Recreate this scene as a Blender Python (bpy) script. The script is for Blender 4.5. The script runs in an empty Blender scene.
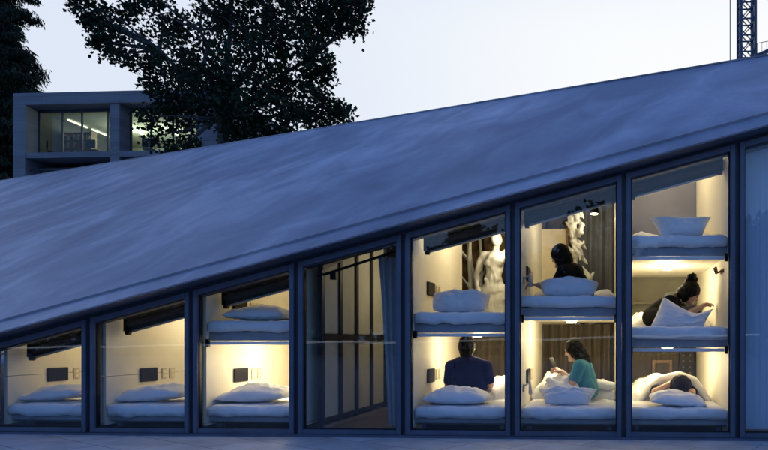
import bpy, bmesh, math, random
import numpy as np
from mathutils import Vector, Matrix, noise as mnoise
R = random.Random(7)
NR = np.random.default_rng(11)
scn = bpy.context.scene
col = scn.collection
V = Vector
# ------------------------------------------------------------------ camera model
F, PPX, YH, D, EYE, TH = 625.0, 570.0, 340.0, 5.91, 0.93, math.atan(0.056)
CT, ST = math.cos(TH), math.sin(TH)
def U(px, py, Y):
    """point of the plane y=Y that the photograph's pixel shows"""
    a = (px - PPX) / F; b = (YH - py) / F
    dx, dy = -ST + a * CT, CT + a * ST
    t = (Y + D) / dy
    return V((t * dx, Y, EYE + t * b))
cam = bpy.data.cameras.new('camera'); co = bpy.data.objects.new('camera', cam); col.objects.link(co)
co.location = (0, -D, EYE); co.rotation_euler = (math.pi / 2, 0, TH)
cam.sensor_width = 36; cam.lens = F / 768 * 36
cam.shift_x = -(PPX - 384) / 768; cam.shift_y = (YH - 225) / 768
cam.clip_end = 2000; cam.clip_start = .05
scn.camera = co

# ------------------------------------------------------------------ materials
def nd(nt, t, **k):
    n = nt.nodes.new(t)
    for a, b in k.items(): setattr(n, a, b)
    return n
def mat(name, c, rough=.6, metal=0, var=.12, scale=6, bump=0, bscale=40, stretch=None, spec=.5, emit=None, estr=0, sss=0, detail=5, rot=None):
    m = bpy.data.materials.new(name); m.use_nodes = True; nt = m.node_tree
    b = nt.nodes['Principled BSDF']
    tc = nd(nt, 'ShaderNodeTexCoord'); mp = nd(nt, 'ShaderNodeMapping')
    nt.links.new(tc.outputs['Object'], mp.inputs[0])
    if stretch: mp.inputs['Scale'].default_value = stretch
    if rot: mp.inputs['Rotation'].default_value = rot
    n = nd(nt, 'ShaderNodeTexNoise'); n.inputs['Scale'].default_value = scale; n.inputs['Detail'].default_value = detail
    nt.links.new(mp.outputs[0], n.inputs['Vector'])
    cr = nd(nt, 'ShaderNodeValToRGB')
    cr.color_ramp.elements[0].position = .3; cr.color_ramp.elements[1].position = .7
    cr.color_ramp.elements[0].color = [min(1, x * (1 - var)) for x in c] + [1]
    cr.color_ramp.elements[1].color = [min(1, x * (1 + var)) for x in c] + [1]
    nt.links.new(n.outputs[0], cr.inputs[0]); nt.links.new(cr.outputs[0], b.inputs['Base Color'])
    b.inputs['Roughness'].default_value = rough; b.inputs['Metallic'].default_value = metal
    b.inputs['Specular IOR Level'].default_value = spec
    if bump:
        n2 = nd(nt, 'ShaderNodeTexNoise'); n2.inputs['Scale'].default_value = bscale; n2.inputs['Detail'].default_value = 4
        nt.links.new(mp.outputs[0], n2.inputs['Vector'])
        bp = nd(nt, 'ShaderNodeBump'); bp.inputs['Strength'].default_value = bump; bp.inputs['Distance'].default_value = .02
        nt.links.new(n2.outputs[0], bp.inputs['Height']); nt.links.new(bp.outputs[0], b.inputs['Normal'])
    if emit:
        b.inputs['Emission Color'].default_value = (*emit, 1); b.inputs['Emission Strength'].default_value = estr
    if sss: b.inputs['Subsurface Weight'].default_value = sss; b.inputs['Subsurface Radius'].default_value = (.02, .008, .004)
    return m
def glassmat(name, tint, ior, wav=.02):
    m = bpy.data.materials.new(name); m.use_nodes = True; nt = m.node_tree; nt.nodes.clear()
    out = nd(nt, 'ShaderNodeOutputMaterial'); mx = nd(nt, 'ShaderNodeMixShader')
    tr = nd(nt, 'ShaderNodeBsdfTransparent'); gl = nd(nt, 'ShaderNodeBsdfGlossy'); fr = nd(nt, 'ShaderNodeFresnel')
    tr.inputs[0].default_value = (*tint, 1); gl.inputs['Roughness'].default_value = 0.0; gl.inputs[0].default_value = (1, 1, 1, 1)
    fr.inputs[0].default_value = ior
    tc = nd(nt, 'ShaderNodeTexCoord'); n = nd(nt, 'ShaderNodeTexNoise'); n.inputs['Scale'].default_value = 1.4; n.inputs['Detail'].default_value = 1
    bp = nd(nt, 'ShaderNodeBump'); bp.inputs['Strength'].default_value = wav; bp.inputs['Distance'].default_value = .05
    L = nt.links.new
    L(tc.outputs['Object'], n.inputs['Vector']); L(n.outputs[0], bp.inputs['Height']); L(bp.outputs[0], gl.inputs['Normal'])
    geo = nd(nt, 'ShaderNodeNewGeometry'); ff = nd(nt, 'ShaderNodeMath', operation='SUBTRACT'); ff.inputs[0].default_value = 1; L(geo.outputs['Backfacing'], ff.inputs[1])
    fm = nd(nt, 'ShaderNodeMath', operation='MULTIPLY'); L(fr.outputs[0], fm.inputs[0]); L(ff.outputs[0], fm.inputs[1])
    L(fm.outputs[0], mx.inputs[0]); L(tr.outputs[0], mx.inputs[1]); L(gl.outputs[0], mx.inputs[2]); L(mx.outputs[0], out.inputs[0])
    return m
def roofmat():
    m = bpy.data.materials.new('roof_steel'); m.use_nodes = True; nt = m.node_tree; L = nt.links.new
    b = nt.nodes['Principled BSDF']
    tc = nd(nt, 'ShaderNodeTexCoord')
    def layer(scale, stretch, rot, det, dist=0):
        m0 = nd(nt, 'ShaderNodeMapping'); L(tc.outputs['Object'], m0.inputs[0]); m0.inputs['Rotation'].default_value = rot
        mp = nd(nt, 'ShaderNodeMapping'); L(m0.outputs[0], mp.inputs[0]); mp.inputs['Scale'].default_value = stretch
        n = nd(nt, 'ShaderNodeTexNoise'); n.inputs['Scale'].default_value = scale; n.inputs['Detail'].default_value = det
        n.inputs['Distortion'].default_value = dist
        L(mp.outputs[0], n.inputs['Vector']); return n
    a = layer(.42, (.8, .85, .6), (0, 0, -.75), 3, 1.2)
    c = layer(1.05, (.62, 1.0, .6), (0, 0, -.95), 4, 1.4)
    e = layer(14, (1, 1, 1), (0, 0, 0), 9, .3)
    def mixv(x, y, f):
        q = nd(nt, 'ShaderNodeMix'); q.data_type = 'FLOAT'; q.inputs[0].default_value = f
        L(x, q.inputs[2]); L(y, q.inputs[3]); return q.outputs[0]
    h = mixv(mixv(a.outputs[0], c.outputs[0], .40), e.outputs[0], .09)
    cr = nd(nt, 'ShaderNodeValToRGB'); el = cr.color_ramp.elements
    el[0].position = .40; el[0].color = (.158, .158, .188, 1); el[1].position = .68; el[1].color = (.41, .40, .435, 1)
    e2 = cr.color_ramp.elements.new(.52); e2.color = (.235, .232, .27, 1)
    L(h, cr.inputs[0])
    sp = nd(nt, 'ShaderNodeTexVoronoi'); sp.inputs['Scale'].default_value = 5.5; L(tc.outputs['Object'], sp.inputs['Vector'])
    sr = nd(nt, 'ShaderNodeValToRGB'); sr.color_ramp.elements[0].position = .035; sr.color_ramp.elements[1].position = .07
    sr.color_ramp.elements[0].color = (.55, .55, .55, 1); sr.color_ramp.elements[1].color = (1, 1, 1, 1)
    L(sp.outputs['Distance'], sr.inputs[0])
    mx = nd(nt, 'ShaderNodeMix'); mx.data_type = 'RGBA'; mx.blend_type = 'MULTIPLY'; mx.inputs[0].default_value = .6
    L(cr.outputs[0], mx.inputs[6]); L(sr.outputs[0], mx.inputs[7]); L(mx.outputs[2], b.inputs['Base Color'])
    b.inputs['Metallic'].default_value = .25
    rr = nd(nt, 'ShaderNodeMapRange'); rr.inputs[3].default_value = .62; rr.inputs[4].default_value = .42
    L(h, rr.inputs[0]); L(rr.outputs[0], b.inputs['Roughness'])
    bp = nd(nt, 'ShaderNodeBump'); bp.inputs['Strength'].default_value = .12; bp.inputs['Distance'].default_value = .03
    L(h, bp.inputs['Height']); L(bp.outputs[0], b.inputs['Normal'])
    return m
def pavemat():
    m = bpy.data.materials.new('paving'); m.use_nodes = True; nt = m.node_tree; L = nt.links.new
    b = nt.nodes['Principled BSDF']; tc = nd(nt, 'ShaderNodeTexCoord')
    br = nd(nt, 'ShaderNodeTexBrick'); br.inputs['Scale'].default_value = 1; br.offset = .5
    br.inputs['Brick Width'].default_value = .9; br.inputs['Row Height'].default_value = .45; br.inputs['Mortar Size'].default_value = .006
    br.inputs['Color1'].default_value = (.3, .3, .31, 1); br.inputs['Color2'].default_value = (.36, .36, .37, 1); br.inputs['Mortar'].default_value = (.12, .12, .13, 1)
    mp = nd(nt, 'ShaderNodeMapping'); mp.inputs['Rotation'].default_value = (0, 0, .5); L(tc.outputs['Object'], mp.inputs[0]); L(mp.outputs[0], br.inputs['Vector'])
    n = nd(nt, 'ShaderNodeTexNoise'); n.inputs['Scale'].default_value = 3; n.inputs['Detail'].default_value = 8; L(tc.outputs['Object'], n.inputs['Vector'])
    mx = nd(nt, 'ShaderNodeMix'); mx.data_type = 'RGBA'; mx.blend_type = 'OVERLAY'; mx.inputs[0].default_value = .5
    L(br.outputs[0], mx.inputs[6]); L(n.outputs[0], mx.inputs[7]); L(mx.outputs[2], b.inputs['Base Color'])
    b.inputs['Roughness'].default_value = .7
    return m
M = dict(
    roof=roofmat(), pave=pavemat(),
    frame=mat('painted_steel', (.085, .099, .142), .45, .2, .15, 5, .03),
    post=mat('dark_steel', (.03, .033, .045), .5, .2, .15, 5),
    soffit=mat('soffit_steel', (.07, .08, .11), .6, 0, .2, 3),
    cream=mat('cream_paint', (.79, .735, .61), .55, 0, .05, 2.5, .04, 60),
    linen=mat('white_linen', (.80, .81, .83), .85, 0, .03, 8, .5, 14, spec=.2, sss=.0),
    pillow=mat('pillow_linen', (.82, .83, .86), .85, 0, .03, 5, .45, 11, spec=.2),
    beam=mat('bunk_steel', (.22, .24, .28), .4, .2, .08, 6),
    rail=mat('bed_rail_steel', (.30, .325, .37), .45, .2, .1, 6),
    trim=mat('white_trim', (.75, .77, .8), .4, 0, .04, 6),
    black=mat('black_plastic', (.012, .012, .014), .5, 0, .2, 9, spec=.2),
    screen=mat('screen_black', (.008, .008, .010), .4, 0, .3, 3, spec=.15),
    plate=mat('switch_plate', (.6, .52, .36), .45, 0, .08, 9),
    blind=mat('blind_fabric', (.05, .047, .045), .75, 0, .2, 20, .2, 60),
    alu=mat('aluminium', (.55, .55, .56), .35, .7, .08, 20),
    floor=mat('floor_timber', (.16, .125, .09), .5, 0, .2, 4),
    dark=mat('dark_board', (.02, .02, .024), .7, 0, .3, 5),
    brown=mat('brown_cloth', (.080, .066, .048), .85, 0, .25, 5, .1, 30, stretch=(3, 3, .3)),
    boards=mat('brown_boards', (.065, .054, .04), .7, 0, .3, 4, .1, 30, stretch=(5, 5, .4)),
    slate=mat('slate_panel', (.11, .105, .13), .6, 0, .15, 3),
    conc=mat('concrete', (.34, .33, .31), .8, 0, .16, 2.5, .15, 25),
    dpanel=mat('grey_cream_panel', (.66, .64, .55), .6, 0, .08, 3),
    gcloth=mat('grey_cloth', (.17, .18, .21), .85, 0, .15, 5),
    dconc=mat('dark_concrete', (.17, .165, .13), .8, 0, .2, 3, .15, 25),
    conc2=mat('grey_concrete', (.14, .145, .16), .8, 0, .2, .8, .1, 8, stretch=(.6, .6, 3)),
    glass=glassmat('window_glass', (.90, .935, .95), 1.64, .03),
    glassb=glassmat('office_glass', (.74, .78, .72), 1.4),
    curtain=mat('blue_grey_curtain', (.36, .365, .38), .6, 0, .1, 5),
    sblind=mat('blue_grey_blind', (.60, .65, .72), .6, 0, .06, 4, stretch=(6, 1, .3)),
    stone=mat('white_plaster', (.8, .79, .74), .65, 0, .08, 6, .2, 18),
    bark=mat('bark', (.05, .045, .04), .9, 0, .3, 9, .5, 30),
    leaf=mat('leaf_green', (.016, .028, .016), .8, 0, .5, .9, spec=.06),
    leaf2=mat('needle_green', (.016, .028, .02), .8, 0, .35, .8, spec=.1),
    crane=mat('crane_blue', (.03, .045, .085), .5, .1, .2, 2),
    skin=mat('skin', (.55, .34, .24), .5, 0, .06, 20, sss=.08),
    hair=mat('black_hair', (.007, .006, .006), .65, 0, .4, 40, .5, 90, stretch=(1, 1, .25), spec=.15),
    navy=mat('navy_cotton', (.003, .006, .055), .9, 0, .15, 9, .35, 16, spec=.1),
    teal=mat('teal_cotton', (.03, .20, .30), .85, 0, .12, 9, .35, 16),
    blackc=mat('black_cotton', (.008, .008, .010), .9, 0, .2, 9, .35, 16, spec=.12),
    trous=mat('grey_cotton', (.12, .12, .14), .85, 0, .15, 9, .3, 16),
    wood=mat('frame_wood', (.17, .09, .035), .5, 0, .2, 6),
    orange=mat('amber_paper', (.26, .16, .06), .6, 0, .95, 5),  # strong light-dark mottle paints reflective sparkle into the amber colour
    lamp=mat('lamp_diffuser', (.9, .85, .7), .4, emit=(1, .8, .5), estr=14),
    tube=mat('tube_light', (.9, .9, .85), .4, emit=(1, .95, .78), estr=2.2),
    led=mat('phone_glass', (.02, .022, .028), .2),
    glow_rail=mat('added_rail_glow', (.8, .8, .8), .4, emit=(.8, .88, 1), estr=.75),  # glow added so the unseen rail shows up mirrored in the glass
    office=mat('office_wall', (.52, .54, .46), .8, 0, .1, 1),
)
def joints(m, w, h, dark):
    nt = m.node_tree; b = nt.nodes['Principled BSDF']; src = b.inputs['Base Color'].links[0].from_socket
    tc = nd(nt, 'ShaderNodeTexCoord'); mp = nd(nt, 'ShaderNodeMapping'); mp.inputs['Rotation'].default_value = (math.pi / 2, 0, 0)
    nt.links.new(tc.outputs['Object'], mp.inputs[0])
    br = nd(nt, 'ShaderNodeTexBrick'); br.offset = 0; br.inputs['Scale'].default_value = 1; br.inputs['Brick Width'].default_value = w; br.inputs['Row Height'].default_value = h; br.inputs['Mortar Size'].default_value = .012
    br.inputs['Color1'].default_value = (1, 1, 1, 1); br.inputs['Color2'].default_value = (.93, .93, .93, 1); br.inputs['Mortar'].default_value = (dark, dark, dark, 1)
    nt.links.new(mp.outputs[0], br.inputs['Vector'])
    mx = nd(nt, 'ShaderNodeMix'); mx.data_type = 'RGBA'; mx.blend_type = 'MULTIPLY'; mx.inputs[0].default_value = 1
    nt.links.new(src, mx.inputs[6]); nt.links.new(br.outputs[0], mx.inputs[7]); nt.links.new(mx.outputs[2], b.inputs['Base Color'])
joints(M['conc2'], 1.8, .6, .68)
BOOKS = [mat('book_cover', c, .7, 0, .3, 3) for c in ((.5, .12, .1), (.1, .25, .3), (.55, .45, .25), (.6, .58, .5), (.12, .1, .2))]

# ------------------------------------------------------------------ building blocks
ORG = {}
def tag(o, label, cat, group=None, kind=None):
    if label: o['label'] = label
    if cat: o['category'] = cat
    if group: o['group'] = group
    if kind: o['kind'] = kind
    return o
def thing(name, label, cat, loc, group=None):
    o = bpy.data.objects.new(name, None); col.objects.link(o); o.location = loc; o.empty_display_size = .1
    ORG[o] = V(loc); return tag(o, label, cat, group)
class MB:
    def __init__(s): s.bm = bmesh.new()
    def poly(s, pts): return s.bm.faces.new([s.bm.verts.new(p) for p in pts])
    def hexa(s, a, b):
        """solid between two equal polygons"""
        va = [s.bm.verts.new(p) for p in a]; vb = [s.bm.verts.new(p) for p in b]; n = len(a)
        s.bm.faces.new(va[::-1]); s.bm.faces.new(vb)
        for i in range(n): s.bm.faces.new((va[i], va[(i + 1) % n], vb[(i + 1) % n], vb[i]))
        return s
    def box(s, x0, x1, y0, y1, z0, z1):
        return s.hexa([(x0, y0, z0), (x1, y0, z0), (x1, y1, z0), (x0, y1, z0)], [(x0, y0, z1), (x1, y0, z1), (x1, y1, z1), (x0, y1, z1)])
    def beam(s, p0, p1, w, h, up=V((0, 0, 1))):
        p0, p1 = V(p0), V(p1); d = (p1 - p0).normalized(); sd = d.cross(up)
        if sd.length < .01: sd = V((1, 0, 0))
        sd.normalize(); u = sd.cross(d)
        q = [sd * w / 2 + u * h / 2, -sd * w / 2 + u * h / 2, -sd * w / 2 - u * h / 2, sd * w / 2 - u * h / 2]
        return s.hexa([p0 + x for x in q], [p1 + x for x in q])
    def tube(s, p0, p1, r0, r1=None, n=10):
        r1 = r0 if r1 is None else r1
        p0, p1 = V(p0), V(p1); d = (p1 - p0); 
        if d.length < 1e-6: return s
        q = d.to_track_quat('Z', 'Y')
        ring = [V((math.cos(2 * math.pi * i / n), math.sin(2 * math.pi * i / n), 0)) for i in range(n)]
        return s.hexa([p0 + q @ (v * r0) for v in ring], [p1 + q @ (v * r1) for v in ring])
    def ell(s, c, r, q=None, n=16):
        mtx = Matrix.Translation(c) @ (q.to_matrix().to_4x4() if q is not None else Matrix()) @ Matrix.Diagonal((*r, 1))
        k = max(6, n // 2); nv, nf = s.bm.verts.new, s.bm.faces.new
        t, bt_ = nv(mtx @ V((0, 0, 1))), nv(mtx @ V((0, 0, -1)))
        rg = [[nv(mtx @ V((math.sin(math.pi * j / k) * math.cos(2 * math.pi * i / n), math.sin(math.pi * j / k) * math.sin(2 * math.pi * i / n), math.cos(math.pi * j / k)))) for i in range(n)] for j in range(1, k)]
        for i in range(n):
            h = (i + 1) % n; nf((t, rg[0][i], rg[0][h])); nf((bt_, rg[-1][h], rg[-1][i]))
            for j in range(k - 2): nf((rg[j][i], rg[j + 1][i], rg[j + 1][h], rg[j][h]))
        return s
    def cap(s, p0, p1, r0, r1=None):
        r1 = r0 if r1 is None else r1
        s.ell(V(p0), (r0,) * 3, n=12); s.ell(V(p1), (r1,) * 3, n=12); s.tube(p0, p1, r0 * .99, r1 * .99, 12); return s
    def build(s, name, m, parent=None, root=None, bevel=0, smooth=False):
        bmesh.ops.recalc_face_normals(s.bm, faces=s.bm.faces)
        if bevel:
            ed = [e for e in s.bm.edges if e.is_manifold and e.calc_face_angle(0) > .6]
            bmesh.ops.bevel(s.bm, geom=ed, offset=bevel, segments=2, affect='EDGES', clamp_overlap=True)
        me = bpy.data.meshes.new(name); s.bm.to_mesh(me); s.bm.free()
        return place(name, me, m, parent, smooth)
def place(name, me, m, parent=None, smooth=False):
    o = bpy.data.objects.new(name, me); col.objects.link(o)
    if m: me.materials.append(m)
    if smooth: me.polygons.foreach_set('use_smooth', [True] * len(me.polygons))
    if parent is not None:
        og = ORG[parent]; me.transform(Matrix.Translation(-og)); o.parent = parent; ORG[o] = og
    else:
        ORG[o] = V((0, 0, 0))
    return o
def recentre(o):
    """move a single-mesh thing's origin to its base"""
    me = o.data; vs = [v.co for v in me.vertices]
    c = V((sum(v.x for v in vs) / len(vs), sum(v.y for v in vs) / len(vs), min(v.z for v in vs)))
    me.transform(Matrix.Translation(-c)); o.location = c; ORG[o] = c; return o
def blob(name, mb, m, parent=None, voxel=.0065, sm=5, fac=.5):
    """one continuous surface grown round the given solids"""
    me = bpy.data.meshes.new('tmp'); mb.bm.to_mesh(me); mb.bm.free()
    o = bpy.data.objects.new('tmp', me); col.objects.link(o)
    r = o.modifiers.new('r', 'REMESH'); r.mode = 'VOXEL'; r.voxel_size = voxel
    k = o.modifiers.new('s', 'SMOOTH'); k.iterations = sm; k.factor = fac
    dg = bpy.context.evaluated_depsgraph_get(); dg.update()
    nm = bpy.data.meshes.new_from_object(o.evaluated_get(dg)); nm.name = name
    bpy.data.objects.remove(o); nm.materials.clear()
    return place(name, nm, m, parent, True)
def light(name, loc, w, colr, parent, r=.05):
    l = bpy.data.lights.new(name, 'POINT'); l.energy = w; l.color = colr; l.shadow_soft_size = r
    o = bpy.data.objects.new(name, l); col.objects.link(o)
    if parent is not None: o.parent = parent; o.location = V(loc) - ORG[parent]
    else: o.location = loc
    return o
WARM = (1, .79, .49)

# ------------------------------------------------------------------ ground
g = MB(); g.poly([(-400, -300, 0), (400, -300, 0), (400, 600, 0), (-400, 600, 0)])
tag(g.build('pavement', M['pave']), None, None, kind='structure')

# ------------------------------------------------------------------ the pavilion
PITCH, YE = .62, -.25
e0, e1 = U(0, 333, YE), U(768, 126, YE)
mE = (e1.z - e0.z) / (e1.x - e0.x)
def zE(X): return e0.z + mE * (X - e0.x)
LIP = .04
def roofz(X, y): return zE(X) + PITCH * (y - YE) + LIP
def raydir(px, py):
    a = (px - PPX) / F; b = (YH - py) / F
    return V((-ST + a * CT, CT + a * ST, b))
def ridge(px, py):
    d = raydir(px, py); o = V((0, -D, EYE))
    # o.z + t d.z = e0.z + mE (t d.x - e0.x) + PITCH (o.y + t d.y - YE) + LIP
    t = (e0.z - mE * e0.x + PITCH * (o.y - YE) + LIP - o.z) / (d.z - mE * d.x - PITCH * d.y)
    return o + d * t
r0, r1 = ridge(0, 181), ridge(768, 55.7)
def ridge_at(X):
    f = (X - r0.x) / (r1.x - r0.x); return r0.lerp(r1, f) 
RX0, RX1 = -25.0, 4.2
def backz(X, y):
    rg = ridge_at(X); return rg.z - (y - rg.y) * 2.2 / 4.2 if y > rg.y else roofz(X, y)
g0, g1 = U(0, 349, 0), U(768, 142, 0)
def zG(X): return g0.z + (g1.z - g0.z) / (g1.x - g0.x) * (X - g0.x)
XL, XR = -9.6, 3.4
pav = thing('exhibition_pavilion', 'low pavilion with a huge sloping blue grey steel roof over a glazed front', 'building', (-2, 0, 0))
def strip(name, prof, m, xs=None, ends=True):
    """profile of (y, dz above the eave line) swept along the eave"""
    b = MB(); a = [(XL, y, zE(XL) + z) for y, z in prof]; c = [(XR, y, zE(XR) + z) for y, z in prof]
    b.hexa(a, c); return b.build(name, m, pav)
strip('eave_plate', [(YE, 0), (YE - .004, .014), (YE + .34, .34 * PITCH + .014), (YE + .36, .36 * PITCH - .06), (YE + .1, .02)], M['roof'])
# main roof sheet: front lip undercut, up to the ridge, and down the back
b = MB()
yl = YE + .27
N = 26
rows = []
for i in range(N + 1):
    X = XL + (XR - XL) * i / N; rg = ridge_at(RX0 + (RX1 - RX0) * i / N); bk = V((rg.x, rg.y + 4.2, rg.z - 2.2))
    lo = V((X, yl, roofz(X, yl)))
    rows.append([V((X, yl + .004, lo.z - LIP - .004)), lo, rg, bk, bk - V((0, .02, .12)), rg - V((0, 0, .14)), V((X, yl + .06, lo.z - .12))])
vs = [[b.bm.verts.new(p) for p in r] for r in rows]
K = 7
for i in range(N):
    for j in range(K):
        b.bm.faces.new((vs[i][j], vs[i + 1][j], vs[i + 1][(j + 1) % K], vs[i][(j + 1) % K]))
b.bm.faces.new(vs[0]); b.bm.faces.new(vs[N][::-1])
b.build('roof', M['roof'], pav)
# thin bright ridge flashing
b = MB(); ra, rb = ridge_at(RX0), ridge_at(RX1); b.beam(ra + V((0, .02, .012)), rb + V((0, .02, .012)), .05, .02); b.build('ridge_cap', M['roof'], pav)
# soffit and head rail
strip('soffit', [(YE + .02, .004), (.10, .004), (.10, .02), (YE + .08, .02)], M['soffit'])
def line_rail(mb, X0, X1, y0, y1, zf, lo, hi):
    mb.hexa([(X0, y0, zf(X0) + lo), (X1, y0, zf(X1) + lo), (X1, y1, zf(X1) + lo), (X0, y1, zf(X0) + lo)],
            [(X0, y0, zf(X0) + hi), (X1, y0, zf(X1) + hi), (X1, y1, zf(X1) + hi), (X0, y1, zf(X0) + hi)])
b = MB(); line_rail(b, XL, XR, -.02, .08, zE, -.10, .002); b.build('head_rail', M['post'], pav)
def ML(i): return -6.125 + 1.05 * i
for i in range(-3, 10):
    X = ML(i)
    if zG(X) < .15 or X > XR: continue
    b = MB(); b.hexa([(X - .018, -.015, .0), (X + .018, -.015, 0), (X + .018, .09, 0), (X - .018, .09, 0)],
                     [(X - .018, -.015, zG(X - .018) + .1), (X + .018, -.015, zG(X + .018) + .1), (X + .018, .09, zG(X + .018) + .1), (X - .018, .09, zG(X - .018) + .1)])
    b.build('mullion', M['post'], pav)
b = MB(); b.box(XL, XR, -.07, .12, -.02, .022); b.build('sill_beam', M['frame'], pav)
for i in range(-3, 9):
    xa, xb = ML(i) + .021, ML(i + 1) - .021
    if zG(xa) < .2: continue
    b = MB(); w = .046
    for (p, q) in ((xa, xa + w), (xb - w, xb)):
        b.hexa([(p, -.045, .024), (q, -.045, .024), (q, .035, .024), (p, .035, .024)],
               [(p, -.045, zG(p) + .055), (q, -.045, zG(q) + .055), (q, .035, zG(q) + .055), (p, .035, zG(p) + .055)])
    line_rail(b, xa + w, xb - w, -.043, .033, zG, 0, .053)
    b.box(xa + w, xb - w, -.043, .033, .024, .07)
    wn = b.build('window', M['frame'], pav, bevel=.003)
    b = MB(); p, q = xa + w + .0005, xb - w - .0005; gk = .009
    for (x0_, x1_) in ((p, p + gk), (q - gk, q)):
        b.hexa([(x0_, -.02, .071), (x1_, -.02, .071), (x1_, .018, .071), (x0_, .018, .071)], [(x0_, -.02, zG(x0_) - .001), (x1_, -.02, zG(x1_) - .001), (x1_, .018, zG(x1_) - .001), (x0_, .018, zG(x0_) - .001)])
    line_rail(b, p + gk, q - gk, -.019, .017, zG, -.011, -.001); b.box(p + gk, q - gk, -.019, .017, .0705, .08)
    b.build('gasket', M['black'], wn)
    b = MB(); p, q = xa + w - .004, xb - w + .004
    b.hexa([(p, -.006, .066), (q, -.006, .066), (q, .004, .066), (p, .004, .066)], [(p, -.006, zG(p) + .004), (q, -.006, zG(q) + .004), (q, .004, zG(q) + .004), (p, .004, zG(p) + .004)])
    b.build('pane', M['glass'], wn)
# floor, rear and end walls
b = MB(); b.box(XL + .1, XR - .05, .13, 6.4, .004, .02); b.build('floor', M['floor'], pav)
b = MB()
for k in range(26):
    p, q = XL + .6 + k * .5 - .3, XL + .6 + k * .5 + .2
    if q > XR: break
    h0, h1 = min(3.2, backz(p, 6.6) - .2), min(3.2, backz(q, 6.6) - .2)
    b.hexa([(p, 6.42, 0), (q, 6.42, 0), (q, 6.6, 0), (p, 6.6, 0)], [(p, 6.42, h0), (q, 6.42, h1), (q, 6.6, h1), (p, 6.6, h0)])
b.build('rear_wall', M['conc'], pav)
pr = []
X = XR - .1
for y in (.1, 1.2, ridge_at(X).y, 4, 6.4): pr.append((y, backz(X, y) - .2))
b = MB(); poly = [(.1, .0), (6.4, .0)] + pr[::-1]
b.hexa([(X - .05, y, z) for y, z in poly], [(X + .05, y, z) for y, z in poly]); b.build('end_wall', M['conc'], pav)
la, lb = V((XL + .3, YE + .5, 0)), V((RX0 + .3, ridge_at(RX0).y, 0)); n_ = 8
b = MB()
for k in range(n_):
    p, q = la.lerp(lb, k / n_), la.lerp(lb, (k + 1) / n_); o_ = V((.15, 0, 0))
    hp_, hq_ = V((0, 0, max(.03, roofz(p.x, p.y) - .15))), V((0, 0, roofz(q.x, q.y) - .15))
    b.hexa([p, q, q + o_, p + o_], [p + hp_, q + hq_, q + o_ + hq_, p + o_ + hp_])
b.build('end_wall', M['conc'], pav)

# ------------------------------------------------------------------ sleeping capsules
DEP0, DEP1 = .13, 2.2
TIERS = {0: [.28], 1: [.28], 2: [.28, 1.125], 4: [.28, 1.205], 5: [.28, 1.36], 6: [.28, 1.06, 1.94]}
WATT = {(0, 0): 3.0, (1, 0): 3.4, (2, 0): 6.2, (2, 1): 2.6, (4, 0): 7.6, (4, 1): 4, (5, 0): 7, (5, 1): 2.5, (6, 0): 7, (6, 1): 6.5, (6, 2): 8}
MT, BT = .100, .105      # mattress and bed frame thickness
CLAB = {(0, 0): 'low cream sleeping capsule at the far left with one empty made bed', (1, 0): 'single cream sleeping capsule second from the left with one empty made bed',
        (2, 0): 'brightly lit lower cream capsule with empty bed, third bay from the left', (2, 1): 'upper cream capsule with empty bed under a dark blind, third bay',
        (4, 0): 'lower cream capsule holding the man in navy', (4, 1): 'upper cream capsule open at the back to a white figure', (5, 0): 'lower cream capsule holding the woman in teal with a phone',
        (5, 1): 'upper capsule holding the woman in black who faces left', (6, 0): 'bottom cream capsule of three, holding a sleeper under a duvet', (6, 1): 'middle cream capsule of three, holding a woman with a bun',
        (6, 2): 'highest capsule of all, empty bed with an upright pillow'}
MAT_TOP = {}
screens = {}
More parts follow.
